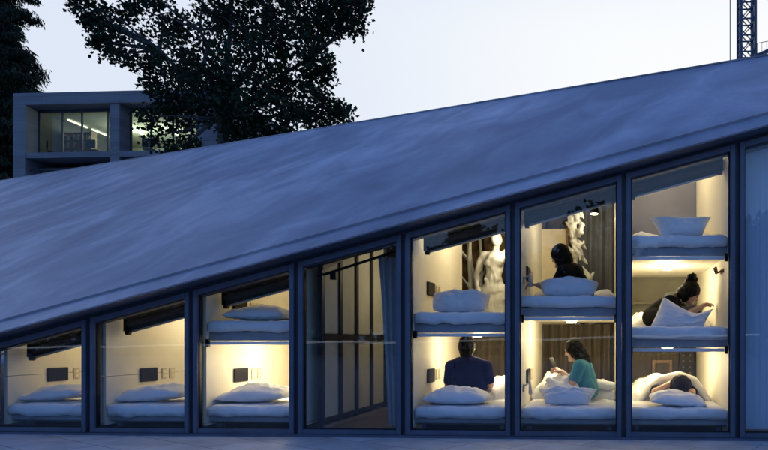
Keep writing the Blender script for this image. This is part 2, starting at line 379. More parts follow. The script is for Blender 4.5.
for bi, tl in TIERS.items():
    xa, xb = ML(bi) + .052, ML(bi + 1) - .052
    for k, zt in enumerate(tl):
        top = k == len(tl) - 1
        z0 = zt - MT - BT
        cp = thing('sleeping_capsule', CLAB[(bi, k)], 'sleeping capsule', ((xa + xb) / 2, DEP0, z0), 'sleeping capsules behind the glass front')
        ztop = None if top else tl[k + 1] - MT - BT
        def zw(X, y): return (roofz(X, y) - .2) if top else ztop
        # bed base with its front rail
        b = MB(); b.box(xa, xb, DEP0 + .03, DEP0 + .08, z0 + (.04 if k == 0 else .004), z0 + BT - .012); b.build('bed_rail', M['rail'], cp, bevel=.004)
        b = MB(); b.box(xa + .03, xb - .03, DEP0 + .085, DEP1, z0 + .02, z0 + BT - .004); b.build('bed_base', M['beam'], cp)
        if k == 0:
            b = MB(); b.box(xa, xb, .42, .45, .022, z0 + .018); b.build('under_bed_shade', M['dark'], cp)  # dark sheet standing in for the shade in the void under the bed
            for xx in (xa + .06, xb - .1):
                b = MB(); b.box(xx, xx + .04, DEP0 + .06, DEP0 + .1, .022, z0 + .018); b.build('leg', M['frame'], cp)
        # side walls, in two sheets with a joint
        for s, (p, q) in enumerate(((xa - .03, xa), (xb, xb + .03))):
            b = MB(); zj = min(zt + .28, zw(p, DEP0) - .05) if bi < 2 else z0 + .02
            poly = [(DEP0 - .01, z0 + .001), (DEP1, z0 + .001), (DEP1, zj), (DEP0 - .01, zj)]
            b.hexa([(p, y, z) for y, z in poly], [(q, y, z) for y, z in poly])
            dd = .002 if s else -.002
            poly2 = [(DEP0 - .01, zj + .005), (DEP1, zj + .005), (DEP1, zw(p, DEP1)), (DEP0 - .01, zw(p, DEP0))]
            b.hexa([(p - .0015, y, z) for y, z in poly2], [(q - .0015, y, z) for y, z in poly2])
            b.build('side_wall', M['cream'], cp)
        # ceiling
        b = MB()
        if top:
            poly = [(xa, DEP0, zw(xa, DEP0)), (xb, DEP0, zw(xb, DEP0)), (xb, DEP1, zw(xb, DEP1)), (xa, DEP1, zw(xa, DEP1))]
            b.hexa([V(p) + V((0, 0, .001)) for p in poly], [V(p) + V((0, 0, .02)) for p in poly])
        else:
            b.box(xa + .001, xb - .001, DEP0 + .052, DEP1, ztop + .004, ztop + .018)
        b.build('ceiling', M['cream'], cp)
        if not top:
            b = MB(); b.box(xa + .04, xb - .04, DEP0 - .02, DEP0 + .02, ztop - .036, ztop - .004); b.build('trim_strip', M['trim'], cp, bevel=.003)
            for xx in (xa + .002, xb - .037):
                b = MB(); b.box(xx, xx + .035, DEP0 - .035, DEP0 - .003, ztop - .055, ztop + .02); b.tube((xx + .017, DEP0 - .036, ztop - .03), (xx + .017, DEP0 - .044, ztop - .03), .011)
                b.build('corner_bracket', M['black'], cp, bevel=.004)
        # wall screen and switches on the left wall
        if not (bi == 2 and k == 1):
            sy, sz = .70, zt + .27
        else: sy, sz = .68, zt + .165
        if not (bi == 6):
            b = MB(); b.box(xa + .0005, xa + .018, sy - .13, sy + .13, sz - .075, sz + .075); sc = b.build('wall_screen', M['black'], cp, bevel=.005)
            b = MB(); b.box(xa + .018, xa + .0195, sy - .115, sy + .115, sz - .06, sz + .06); b.build('display', M['screen'], sc)
            for y0 in (sy + .21, sy + .33):
                b = MB(); b.box(xa + .0005, xa + .009, y0, y0 + .085, sz - .06, sz + .06); sp = b.build('switch_plate', M['plate'], cp, bevel=.003)
                b = MB()
                for zz in (-.025, .025): b.box(xa + .009, xa + .013, y0 + .022, y0 + .063, sz + zz - .017, sz + zz + .017)
                b.build('switch', M['cream'], sp)
        # lamp
        lx, ly = (xa + xb) / 2 - .02, .98
        if bi in (0, 1) or (bi, k) in ((2, 1), (4, 1), (5, 1), (6, 2)): ly = 1.35
        lz = (zw(lx, ly) if top else ztop) - .001
        if top and (bi, k) != (6, 2): lz = min(lz, zt + 1.15)
        b = MB(); b.tube((lx, ly, lz + .03), (lx, ly, lz - .012), .062, .07, 20); lp = b.build('ceiling_lamp', M['trim'], cp, smooth=False)
        b = MB(); b.tube((lx, ly, lz - .0125), (lx, ly, lz - .035), .058, .05, 20); b.build('diffuser', M['lamp'], lp)
        light('lamp_bulb', (lx, ly, lz - .19), WATT[(bi, k)] * 3.5, WARM, cp, .15)
        MAT_TOP[(bi, k)] = zt
        # rear closing panels
        if (bi, k) == (6, 0):
            b = MB(); b.box(xa, xb, DEP1 + .02, DEP1 + .05, z0, ztop); b.build('rear_panel', M['boards'], cp)
        if (bi, k) == (6, 1):
            b = MB(); b.box(xa, xb, DEP1 + .02, DEP1 + .06, z0, ztop); b.box(xa, xb, DEP1 - .06, DEP1 + .018, zt + .33, zt + .36); b.build('rear_panel', M['dconc'], cp)
        if (bi, k) == (6, 2):
            b = MB(); b.box(xa, xb, DEP1 + .02, DEP1 + .05, z0, zw(xa, DEP1)); b.build('rear_panel', M['slate'], cp)
        if bi in (0, 1, 2):
            b = MB(); b.box(xa, xb, DEP1 + .01, DEP1 + .03, z0, min(zw(xa, DEP1), zw(xb, DEP1))); b.build('rear_panel', M['cream'], cp)

# ------------------------------------------------------------------ bedding
def fbm(p, o=3): return mnoise.fractal(p, 1, 2, o)
def mattress(xa, xb, zt, seed):
    nx, ny = 64, 40; y0, y1 = DEP0 + .0, DEP1 - .05
    bm = bmesh.new()
    S = V((seed * 3.1, seed * 1.7, 0))
    prof = []   # (y, z) going round the front: hem up to top, back along the top
    hem = zt - MT - .0
    prof += [(y0 - .006, hem - .012), (y0 - .012, hem + .03), (y0 - .014, zt - .045), (y0 - .006, zt - .016), (y0 + .022, zt - .001)]
    for j in range(1, 24): prof.append((y0 + .022 + (y1 - y0 - .03) * (j / 23) ** 1.3, zt))
    g = []
    for j, (y, z) in enumerate(prof):
        row = []
        for i in range(nx + 1):
            x = xa + .004 + (xb - xa - .008) * i / nx
            n = fbm(V((x * 5, y * 5 + z * 6, 0)) + S)
            n2 = fbm(V((x * 14, y * 9 + z * 14, 3)) + S)
            dy = -.010 * n - .007 * n2 if j < 4 else 0
            dz = .011 * n + .006 * n2
            if j == 0: dz += .018 * fbm(V((x * 6, 9, 0)) + S) + .006 * math.sin(x * 23 + seed)
            ed = min(i, nx - i) / nx
            if j >= 4: dz -= .02 * math.exp(-ed * 60)
            row.append(bm.verts.new((x, y + dy, z + dz)))
        g.append(row)
    for j in range(len(prof) - 1):
        for i in range(nx): bm.faces.new((g[j][i], g[j][i + 1], g[j + 1][i + 1], g[j + 1][i]))
    # sides and bottom close the body
    bl = [bm.verts.new((xa + .004, y1, zt - MT)), bm.verts.new((xb - .004, y1, zt - MT))]
    bm.faces.new([r[0] for r in g][::-1] + [bl[0]][::-1] if False else [r[0] for r in g] + [bl[0]])
    bm.faces.new([r[-1] for r in g] + [bl[1]])
    bm.faces.new(g[-1] + [bl[1], bl[0]]); bm.faces.new(g[0] + [bl[1], bl[0]])
    bmesh.ops.recalc_face_normals(bm, faces=bm.faces)
    me = bpy.data.meshes.new('mattress'); bm.to_mesh(me); bm.free()
    return recentre(place('mattress', me, M['linen'], None, True))
mlab = {(0, 0): 'mattress in white sheet in the leftmost bay', (1, 0): 'mattress in white sheet in the second bay from the left', (2, 0): 'lower white mattress in the third bay, under the bright lamp glow',
        (2, 1): 'upper white mattress in the third bay, close under the dark blind', (4, 0): 'white mattress the man in navy sits on', (4, 1): 'upper white mattress with the white figure visible behind it',
        (5, 0): 'white mattress the woman in teal sits on', (5, 1): 'white mattress below the woman in black facing left', (6, 0): 'white mattress under the sleeping person', (6, 1): 'white mattress under the woman with a bun', (6, 2): 'topmost white mattress with the upright pillow'}
for n, ((bi, k), zt) in enumerate(MAT_TOP.items()):
    tag(mattress(ML(bi) + .056, ML(bi + 1) - .056, zt, n + 1), mlab[(bi, k)], 'mattress', 'white mattresses in the capsules')

def pillow_mesh(w, d, h, seed, ears=.10, flat=.45, slump=0, taper=0, dip=0, rnd=.0):
    nx, ny = 34, 26; bm = bmesh.new(); S = V((seed * 5.3, seed, seed * 2.2))
    def pt(u, v, sgn):
        th = h * max(0, (1 - abs(u) ** 2.4)) ** .55 * max(0, (1 - abs(v) ** 2.4)) ** .55
        cu = 1 - ears * (1 - v * v) * 0 ; 
        x = w / 2 * u * (1 - ears * (1 - abs(v) ** 1.6)); y = d / 2 * v * (1 - ears * (1 - abs(u) ** 1.6))
        n = fbm(V((u * 1.7, v * 1.7, 0)) + S) * .2 + fbm(V((u * 5, v * 5, 4 * sgn)) + S) * .10
        z = th * (1 + n * 1.6) * (1 if sgn > 0 else -flat) 
        x *= 1 - taper * (1 - v) / 2; y -= dip * (1 - u * u) * (v > 0) * v
        x *= 1 - rnd * u * u * v * v; y *= 1 - rnd * u * u * v * v
        edge = math.exp(-8 * (1 - max(abs(u), abs(v))))
        z += slump * (u * u) * abs(u) + .008 * edge * math.sin(u * 17 + v * 13 + seed)
        return V((x, y, z))
    gt = [[bm.verts.new(pt(-1 + 2 * i / nx, -1 + 2 * j / ny, 1)) for i in range(nx + 1)] for j in range(ny + 1)]
    gb = [[gt[j][i] if i in (0, nx) or j in (0, ny) else bm.verts.new(pt(-1 + 2 * i / nx, -1 + 2 * j / ny, -1)) for i in range(nx + 1)] for j in range(ny + 1)]
    for j in range(ny):
        for i in range(nx):
            bm.faces.new((gt[j][i], gt[j][i + 1], gt[j + 1][i + 1], gt[j + 1][i]))
            bm.faces.new((gb[j][i], gb[j + 1][i], gb[j + 1][i + 1], gb[j][i + 1]))
    me = bpy.data.meshes.new('pillow'); bm.to_mesh(me); bm.free(); return me
def pillow(px0, px1, Y, zbase, label, seed, d=.40, h=.12, rx=0, rz=0, ry=0, flat=.45, ears=.06, slump=0, taper=0, dip=0, rnd=.06):
    a, b_ = U(px0, YH, Y), U(px1, YH, Y); w = b_.x - a.x
    o = place('pillow', pillow_mesh(w, d, h, seed, ears, flat, slump, taper, dip, rnd), M['pillow'], None, True)
    o.rotation_euler = (rx, ry, rz); 
    mt = o.rotation_euler.to_matrix(); lo = min((mt @ v.co).z for v in o.data.vertices)
    o.location = ((a.x + b_.x) / 2, Y, zbase - lo - .006)
    return tag(o, label, 'pillow', 'white pillows on the beds')
pillow(30, 99, .48, .28, 'white pillow cut off by the post in the leftmost bay', 1, .5, .10, ry=-.10)
pillow(122, 196, .48, .28, 'white pillow on the single bed in the second bay from the left', 2, .5, .105, ry=-.08)
pillow(225, 296, .46, .28, 'white pillow on the lower bed of the third bay', 3, .5, .12, ry=-.05)
pillow(232, 296, .46, 1.125, 'blue tinted white pillow on the upper bed under the blind in the third bay', 4, .48, .11)
pillow(430, 491, .36, 1.205, 'plump white pillow on the upper bed in front of the white figure', 5, .24, .125, rx=.90, flat=.8, ears=.02, taper=.12, dip=.0, rnd=.07)
pillow(424, 492, .36, .28, 'white pillow lying behind the back of the man in navy', 6, .38, .115)
pillow(538, 600, .34, 1.36, 'white pillow in front of the woman in black facing left', 7, .195, .105, rx=.75, flat=.8, ears=.02, taper=.16, dip=.0, rnd=.06)
pillow(537, 598, .34, .28, 'white pillow in front of the woman in teal', 8, .20, .10, rx=.75, flat=.8, ears=.05, taper=.28, dip=.01, rnd=.03)
pillow(649, 713, .34, 1.94, 'white pillow standing upright on the topmost bed', 9, .25, .11, rx=1.1, flat=.9, ears=.05, taper=.36, dip=.04, rnd=.03)
pillow(648, 706, .34, .28, 'white pillow under the head of the sleeping person', 11, .38, .085, ry=.08, rx=.1)
# pillow the woman with the bun hugs: a leaning, folded pillow
me = pillow_mesh(2, 2, .075, 10, .03, .9, 0)
def lerp_tab(t, tab):
    for (a, x), (b_, y) in zip(tab, tab[1:]):
        if t <= b_: return x + (y - x) * max(0, (t - a) / (b_ - a))
    return tab[-1][1]
for v in me.vertices:
    u, t_, th = v.co.x, (v.co.y + 1) / 2, v.co.z
    q_ = (u + 1) / 2; sm_ = lambda tab: sum(lerp_tab(q_ + d_, tab) for d_ in (-.08, -.04, 0, .04, .08)) / 5
    H_ = sm_([(0, .31), (.12, .275), (.35, .20), (.65, .135), (.85, .16), (1, .195)])
    xb_, xt_ = -.27 + .52 * q_, -.135 + .50 * q_
    v.co = V((xb_ + (xt_ - xb_) * t_, -th - .05 + .09 * t_ + .05 * (1 - t_) * 0, t_ * H_))
a = place('pillow', me, M['pillow'], None, True); pc_ = U(677, YH, .36); a.location = (pc_.x, .36, 1.058)
tag(a, 'white pillow pulled up on edge in front of the woman with a bun', 'pillow', 'white pillows on the beds')

def duvet(label, x0, x1, y0, y1, zb, hf, seed, n=70):
    bm = bmesh.new(); S = V((seed * 4.4, seed * 2.1, seed)); g = []
    for j in range(n + 1):
        r = []
        for i in range(n + 1):
            u, v = i / n, j / n; x, y = x0 + (x1 - x0) * u, y0 + (y1 - y0) * v
            e = min(1, 7 * min(u, 1 - u, v, 1 - v)); e = e ** .5
            n1 = fbm(V((x * 5.5, y * 4.5, 0)) + S); n2 = fbm(V((x * 13, y * 10, 2)) + S)
            rid = 1 - abs(mnoise.noise(V((x * 6, y * 6, 5)) + S)) 
            h = hf(u, v) * e * (1 + .28 * n1 + .10 * n2) + (.018 * rid * e)
            ox = .018 * mnoise.noise(V((x * 4, y * 4, 7)) + S); oy = .018 * mnoise.noise(V((x * 4, y * 4, 8)) + S)
            r.append(bm.verts.new((x + ox, y + oy, zb + max(h, 0) + .001)))
        g.append(r)
    for j in range(n):
        for i in range(n): bm.faces.new((g[j][i], g[j][i + 1], g[j + 1][i + 1], g[j + 1][i]))
    ring = [g[0][i] for i in range(n)] + [g[j][n] for j in range(n)] + [g[n][i] for i in range(n, 0, -1)] + [g[j][0] for j in range(n, 0, -1)]
    low = [bm.verts.new((v.co.x, v.co.y, zb - .012)) for v in ring]
    m = len(ring)
    for i in range(m): bm.faces.new((ring[i], ring[(i + 1) % m], low[(i + 1) % m], low[i]))
    bm.faces.new(low[::-1])
    bmesh.ops.recalc_face_normals(bm, faces=bm.faces)
    me = bpy.data.meshes.new('duvet'); bm.to_mesh(me); bm.free()
    return tag(recentre(place('duvet', me, M['linen'], None, True)), label, 'duvet', 'white duvets on the beds')
def bx(i): return ML(i) + .06, ML(i + 1) - .06
xa, xb = bx(4); duvet('white duvet piled over the legs of the man in navy', xa, xb, .86, 2.0, .29, lambda u, v: .07 + .17 * math.exp(-((u - .95) / .22) ** 2 - ((v - .05) / .35) ** 2) + .11 * math.exp(-((u - .55) / .3) ** 2), 3)
xa, xb = bx(5); duvet('rumpled white duvet around the knees of the woman in teal', xa, xb, .95, 2.05, .29, lambda u, v: .13 + .08 * math.exp(-((u - .2) / .2) ** 2), 5)
xa, xb = bx(6); duvet('white duvet humped over the sleeping person', xa, xb - .02, .84, 2.0, .29, lambda u, v: .07 + .17 * math.exp(-((u - .42) / .32) ** 2) * (1 - .4 * v), 8)
xa, xb = bx(6); duvet('rumpled white duvet behind the woman with a bun', xa, xb, 1.0, 2.0, 1.07, lambda u, v: .10 + .05 * math.sin(u * 9), 9)
xa, xb = bx(6); duvet('low white duvet beside the upright pillow on the topmost bed', xa, xb, .7, 2.0, 1.95, lambda u, v: .10 + .03 * math.sin(u * 7 + 1), 10)
xa, xb = bx(5); duvet('white duvet beside the woman in black facing left', xa, xb, .95, 2.0, 1.37, lambda u, v: .10 + .03 * math.sin(u * 8), 11)

# ------------------------------------------------------------------ roller blinds
BLAB = {0: 'dark roller blind rolled up across the top of the leftmost bay', 1: 'dark roller blind rolled up above the screen of the second bay', 2: 'dark roller blind low over the upper bed of the third bay',
        4: 'dark rolled blind above the pillow and white figure', 5: 'rolled blind above the woman in black, washed pale by sky reflection', 6: 'rolled blind above the upright pillow at the highest bay'}
for bi in BLAB:
    xa, xb = ML(bi) + .062, ML(bi + 1) - .062; y = .34
    def zb(X): return zG(X) - .025 + (y) * .05
    p0, p1 = V((xa + (.05 if bi < 5 else .012), y, zb(xa + (.05 if bi < 5 else 0)))), V((xb - .012, y, zb(xb)))
    dz = V((0, 0, 1))
    rb = thing('roller_blind', BLAB[bi], 'blind', p0, 'rolled up blinds behind the glass')
    b = MB(); b.tube(p0 - dz * .01, p1 - dz * .01, .042, n=16); b.build('fabric_roll', M['blind'], rb, smooth=False)
    b = MB(); b.beam(p0 - dz * .06, p1 - dz * .06, .012, .06); b.build('fabric', M['blind'], rb)
    b = MB(); b.beam(p0 - dz * .098, p1 - dz * .098, .022, .018); b.build('hem_bar', M['alu'], rb)
    b = MB(); b.beam(p0 + dz * .048, p1 + dz * .048, .10, .022); b.build('cassette', M['blind'], rb)
    for p, s in ((p0, 1), (p1, -1)):
        b = MB(); b.box(p.x - .011, p.x + .004, y - .055, y + .055, p.z - .085, p.z + .05); b.tube(p + V((.0, -.03, -.10)), p + V((s * .045, -.03, -.10)), .022, n=10); b.build('end_bracket', M['black'], rb)

# ------------------------------------------------------------------ doorway bay: framed partition, curtain, rear
px_ = ML(3) + .085
part = thing('framed_partition', 'partition of cream panels between dark posts, running back through the unlit bay', 'partition', (px_, .28, .02))
ys = [.28, .72, 1.16, 1.62, 2.10]
def ptop(y): return min(roofz(px_, y) - .30, zG(px_) + .05 + (y - .3) * .34)
for k in range(4):
    y0, y1 = ys[k] + .05, ys[k + 1] - .02
    for (a0, a1) in (('l', 0), ('u', 1)):
        b = MB()
        if a1 == 0: poly = [(y0, .13), (y1, .13), (y1, .92), (y0, .92)]
        else: poly = [(y0, 1.0), (y1, 1.0), (y1, ptop(y1) - .06), (y0, ptop(y0) - .06)]
        b.hexa([(px_ + .0, y, z) for y, z in poly], [(px_ + .012, y, z) for y, z in poly]); b.build('panel', M['dpanel'], part)
for y in ys:
    b = MB(); b.box(px_ - .005, px_ + .034, y - .022, y + .05, .022, ptop(y)); b.build('post', M['post'], part, bevel=.003)
b = MB(); b.box(px_ - .002, px_ + .04, .3, 2.14, .925, .995); b.build('rail', M['post'], part)
b = MB(); b.box(px_ - .002, px_ + .06, .3, 2.14, .024, .06); b.build('rail', M['alu'], part)
b = MB(); b.box(px_ - .002, px_ + .04, .3, 2.14, .085, .128); b.build('rail', M['post'], part)
b = MB(); b.hexa([(px_, .28, ptop(.28) - .05), (px_ + .04, .28, ptop(.28) - .05), (px_ + .04, 2.14, ptop(2.14) - .05), (px_, 2.14, ptop(2.14) - .05)],
                 [(px_, .28, ptop(.28)), (px_ + .04, .28, ptop(.28)), (px_ + .04, 2.14, ptop(2.14)), (px_, 2.14, ptop(2.14))]); b.build('rail', M['post'], part)
def drape(name, x0, x1, y, z0, z1, folds, amp, m, narrow=0):
    b = MB(); nx, nz = folds * 10, 14; fr, bk = [], []
    for j in range(nz + 1):
        v = j / nz; f, q = [], []
        for i in range(nx + 1):
            u = i / nx; w = (x1 - x0) * (1 - narrow * (1 - v) ** .8)
            x = x1 - w * (1 - u); yy = y + amp * math.sin(u * folds * 6.283 + .6 * math.sin(v * 3)) * (.7 + .3 * v)
            f.append(b.bm.verts.new((x, yy, z0 + (z1 - z0) * v))); q.append(b.bm.verts.new((x, yy + .006, z0 + (z1 - z0) * v)))
        fr.append(f); bk.append(q)
    for j in range(nz):
        for i in range(nx):
            b.bm.faces.new((fr[j][i], fr[j][i + 1], fr[j + 1][i + 1], fr[j + 1][i])); b.bm.faces.new((bk[j][i], bk[j + 1][i], bk[j + 1][i + 1], bk[j][i + 1]))
        b.bm.faces.new((fr[j][0], fr[j + 1][0], bk[j + 1][0], bk[j][0])); b.bm.faces.new((fr[j][nx], bk[j][nx], bk[j + 1][nx], fr[j + 1][nx]))
    return b.build(name, m, None, smooth=True)
c0, c1 = U(378, YH, .3), U(399, YH, .3)
tag(recentre(drape('curtain', c0.x, c1.x, .3, .06, zG(c0.x) - .03, 3, .022, M['curtain'], .5)), 'narrow blue grey curtain hanging at the right edge of the doorway bay', 'curtain')
dr = thing('curtain_rod', 'dark rod carrying the curtain at the top of the doorway bay', 'curtain rod', (ML(3) + .3, .3, zG(ML(3) + .3)))
b = MB(); b.tube((ML(3) + .06, .3, zG(ML(3) + .06) - .06), (ML(4) - .06, .3, zG(ML(4) - .06) - .01), .014); b.build('rod', M['black'], dr)
b = MB(); b.box(ML(3) + .2, ML(3) + .26, .26, .32, zG(ML(3) + .2) - .13, zG(ML(3) + .2) - .05); b.build('end_bracket', M['black'], dr)

# back room: brown drapes, panels, sculptures, lamps
xa, xb = bx(5)
tag(recentre(drape('curtain', xa - .1, xb + .1, 2.36, .05, 1.14, 9, .035, M['brown'])), 'brown pleated curtain behind the woman in teal', 'curtain')
xa, xb = bx(4)
tag(recentre(drape('curtain', xa - .1, xb + .1, 2.36, .05, 1.0, 7, .03, M['brown'])), 'brown pleated curtain behind the man in navy', 'curtain')
scr = thing('display_screen', 'tan panel standing behind the woman in black facing left', 'panel', (-.62, 2.9, .02))
pa, pb = U(536, 240, 2.9), U(566, 240, 2.9)
b = MB(); b.box(pa.x - .35, pb.x, 2.9, 2.94, .02, 2.5); b.build('board', M['plate'], scr, bevel=.004)
b = MB(); b.box(pb.x, pb.x + .03, 2.89, 2.95, .02, 2.51); b.build('edge_strip', M['wood'], scr)
gcur = drape('curtain', pb.x + .08, pb.x + 1.3, 3.4, .03, 3.0, 8, .035, M['gcloth'])
tag(recentre(gcur), 'tall grey curtain hanging far back behind the upper beds', 'curtain')
# wall of the gallery (amber paper panels)
bk = thing('gallery_backdrop', 'amber and brown mottled backdrop behind the white figure', 'backdrop', (-2.0, 4.6, .02))
b = MB(); b.box(-3.4, .0, 4.6, 4.66, .02, 3.4); b.build('board', M['orange'], bk)
for q in range(6):
    b = MB(); x = -3.2 + q * .55; b.box(x, x + .05, 4.55, 4.598, .02, 3.4); b.build('batten', M['dark'], bk)
# white standing figure
def statue(cx, cy, s, label, name='statue'):
    t = thing(name, label, 'statue', (cx, cy, .02))
    b = MB(); P = lambda x, y, z: V((cx + x * s, cy + y * s, .74 + z * s))
    b.cap(P(-.09, 0, .05), P(-.10, .02, .50), .06, .075); b.cap(P(.09, 0, .05), P(.10, -.03, .50), .06, .075)
    b.cap(P(-.10, .02, .50), P(-.09, 0, .92), .08, .125); b.cap(P(.10, -.03, .50), P(.09, 0, .92), .08, .125)
    b.cap(P(0, 0, .92), P(0, .0, 1.16), .15, .115); b.cap(P(0, 0, 1.16), P(.02, -.02, 1.40), .115, .145)
    b.cap(P(-.07, -.1, 1.33), P(-.07, -.1, 1.34), .065); b.cap(P(.09, -.1, 1.34), P(.09, -.1, 1.35), .065)
    b.cap(P(-.17, 0, 1.46), P(-.27, .03, 1.18), .06, .045); b.cap(P(-.27, .03, 1.18), P(-.24, -.03, .92), .045, .035)
    b.cap(P(.20, 0, 1.46), P(.27, .02, 1.70), .06, .045); b.cap(P(-.15, 0, 1.45), P(.18, 0, 1.46), .075, .075)
    b.cap(P(.02, 0, 1.48), P(.03, 0, 1.60), .055, .05); b.ell(P(.04, -.01, 1.70), (.085 * s, .1 * s, .12 * s))
    for k in range(16):
        a = R.uniform(-2.6, -.5); x_, y_ = .16 * math.cos(a), .14 * math.sin(a); b.cap(P(x_ * .9, y_ * .8, 1.0 + R.uniform(-.1, .2)), P(x_ * 1.15 + R.uniform(-.05, .05), y_ * 1.1, R.uniform(.1, .5)), .022, .03)
    o = blob('body', b, M['stone'], t, .012, 3)
    for v in o.data.vertices: v.co += V((mnoise.noise(v.co * 9), mnoise.noise(v.co * 9 + V((5, 0, 0))), mnoise.noise(v.co * 9 + V((0, 7, 0))))) * .022
    b = MB(); b.box(cx - .26, cx + .26, cy - .26, cy + .26, .022, .70); b.build('plinth', M['stone'], t, bevel=.01)
q = U(494, 300, 3.1); statue(q.x, 3.1, .97, 'white plaster standing figure seen behind the upper bed of the fifth bay')
tr_ = thing('branch_sculpture', 'pale bare branching trunks standing beside the white figure', 'sculpture', (U(470, 300, 3.5).x, 3.5, .02))
for px0, rr in ((467, .075), (474, .06), (481, .05)):
    b = MB(); p = U(px0, YH, 3.5 + R.uniform(-.2, .2)); p.z = .03; r = rr
    for j in range(7):
        n_ = p + V((R.uniform(-.08, .08), R.uniform(-.08, .08), .42)); b.cap(p, n_, r, r * .88)
        if j > 2: b.cap(n_, n_ + V((R.choice((-1, 1)) * R.uniform(.15, .35), R.uniform(-.2, .2), R.uniform(.2, .45))), r * .6, r * .2)
        p = n_; r *= .88
    blob('trunk', b, M['stone'], tr_, .014, 3)
# crumpled white hanging sculpture behind the upper bed of the sixth bay
q = U(582, 265, 3.0)
b = MB()
for j in range(120):
    f = R.random(); z = .9 + 2.0 * f; w = .10 + .14 * math.exp(-((f - .40) / .16) ** 2); cx_ = q.x - .05 + .10 * (f < .35) - .12 * (f - .5)
    b.ell(V((cx_ + R.uniform(-1, 1) * w, 3.0 + R.uniform(-.08, .08), z)), (R.uniform(.015, .05), .03, R.uniform(.04, .13)), V((R.uniform(-1, 1), R.uniform(-1, 1), 1)).to_track_quat('Z', 'Y'), 8)
b.tube((q.x - .03, 3.0, .02), (q.x - .12, 3.0, 2.9), .05, .03)
sc_ = blob('paper_sculpture', b, M['stone'], None, .012, 0)
tag(recentre(sc_), 'tall crumpled white sculpture behind the woman in black facing left', 'sculpture')
def room_lamp(x, y, z, w, label):
    t = thing('track_spotlight', label, 'spotlight', (x, y, z), 'gallery spotlights')
    b = MB(); b.tube((x, y, z), (x, y, z - .12), .05, .06, 14); b.build('housing', M['black'], t)
    b = MB(); b.tube((x, y, z - .121), (x, y, z - .13), .05, .05, 14); b.build('diffuser', M['lamp'], t)
    b = MB(); b.tube((x, y, z), (x, y, z + .5), .012); b.build('stem', M['black'], t)
    light('lamp_bulb', (x, y, z - .2), w, WARM, t, .06)
room_lamp(-1.35, 2.75, 2.55, 15, 'black gallery spotlight above the white figure')
room_lamp(-.15, 2.75, 2.8, 7, 'black gallery spotlight above the crumpled white sculpture')
room_lamp(-2.25, 1.6, 1.95, 5, 'black gallery spotlight in the doorway bay')
# things on the rear panel of the bottom capsule of the tall bay
fa, fb = U(652, 360, 2.18), U(672, 376, 2.18)
pf = thing('picture_frame', 'small brown wooden frame behind the sleeping person', 'frame', ((fa.x + fb.x) / 2, 2.18, fb.z))
b = MB()
for (x0, x1, z0, z1) in ((fa.x, fb.x, fa.z - .035, fa.z), (fa.x, fb.x, fb.z, fb.z + .03), (fa.x, fa.x + .035, fb.z + .03, fa.z - .035), (fb.x - .035, fb.x, fb.z + .03, fa.z - .035)): b.box(x0, x1, 2.165, 2.20, z0, z1)
b.build('moulding', M['wood'], pf)
b = MB(); b.box(fa.x + .035, fb.x - .035, 2.19, 2.21, fb.z + .03, fa.z - .035); b.build('board', M['boards'], pf)
sa, sb = U(679, 350, 2.18), U(694, 350, 2.18)
ps = thing('perforated_strip', 'dark strip with two rows of round brass studs behind the sleeping person', 'strip', ((sa.x + sb.x) / 2, 2.18, .3))
b = MB(); b.box(sa.x, sb.x, 2.17, 2.215, .3, .84); b.build('board', M['dark'], ps)
b = MB()
for k in range(7):
    for xx in (.28, .72): b.tube((sa.x + (sb.x - sa.x) * xx, 2.166, .36 + k * .075), (sa.x + (sb.x - sa.x) * xx, 2.172, .36 + k * .075), .013, n=10)
b.build('studs', M['wood'], ps)
# small things on the walls
for bi, zt, lab in ((5, 1.36, 'small silver reading lamp on the wall beside the woman in black'), (5, .28, 'small silver reading lamp on the wall left of the woman in teal')):
    x0 = ML(bi) + .052; zz = zt + .17
    t = thing('reading_lamp', lab, 'lamp', (x0, .34, zz), 'wall reading lamps')
    b = MB(); b.box(x0 + .0005, x0 + .016, .32, .37, zz - .04, zz + .04); b.build('bracket', M['alu'], t, bevel=.004)
    b = MB(); b.cap((x0 + .016, .345, zz + .02), (x0 + .07, .33, zz + .06), .007); b.cap((x0 + .07, .33, zz + .06), (x0 + .075, .33, zz - .05), .013, .02); b.build('arm', M['alu'], t, smooth=True)
x0 = ML(7) - .052
t = thing('coat_hook', 'small brass double hook high on the right wall beside the woman with a bun', 'hook', (x0, .4, 1.62))
b = MB(); b.box(x0 - .012, x0 - .0005, .34, .50, 1.60, 1.64); b.build('plate', M['wood'], t)
b = MB()
for yy in (.37, .46): b.cap((x0 - .012, yy, 1.62), (x0 - .06, yy, 1.60), .008); b.cap((x0 - .06, yy, 1.60), (x0 - .075, yy, 1.65), .008, .012)
b.build('prongs', M['wood'], t, smooth=True)

# eighth bay: closed vertical blind
for bi in (7, 8):
    xa, xb = ML(bi) + .062, ML(bi + 1) - .062
    t = thing('vertical_blind', ('closed blue grey vertical blind filling the right edge bay' if bi == 7 else 'closed blue grey vertical blind just past the picture edge'), 'blind', ((xa + xb) / 2, .1, .06), 'closed vertical blinds')
    n = 16; w = (xb - xa) / n
    for i in range(n):
        x = xa + (i + .5) * w; b = MB()
        b.hexa([(x - w * .47, .115, .085), (x + w * .47, .098, .085), (x + w * .47, .101, .085), (x - w * .47, .118, .085)], [(x - w * .47, .115, zG(x) - .03), (x + w * .47, .098, zG(x) - .03), (x + w * .47, .101, zG(x) - .03), (x - w * .47, .118, zG(x) - .03)])
        b.build('slat', M['sblind'], t)
    b = MB(); line_rail(b, xa, xb, .08, .14, zG, -.03, .0); b.build('head_track', M['frame'], t)

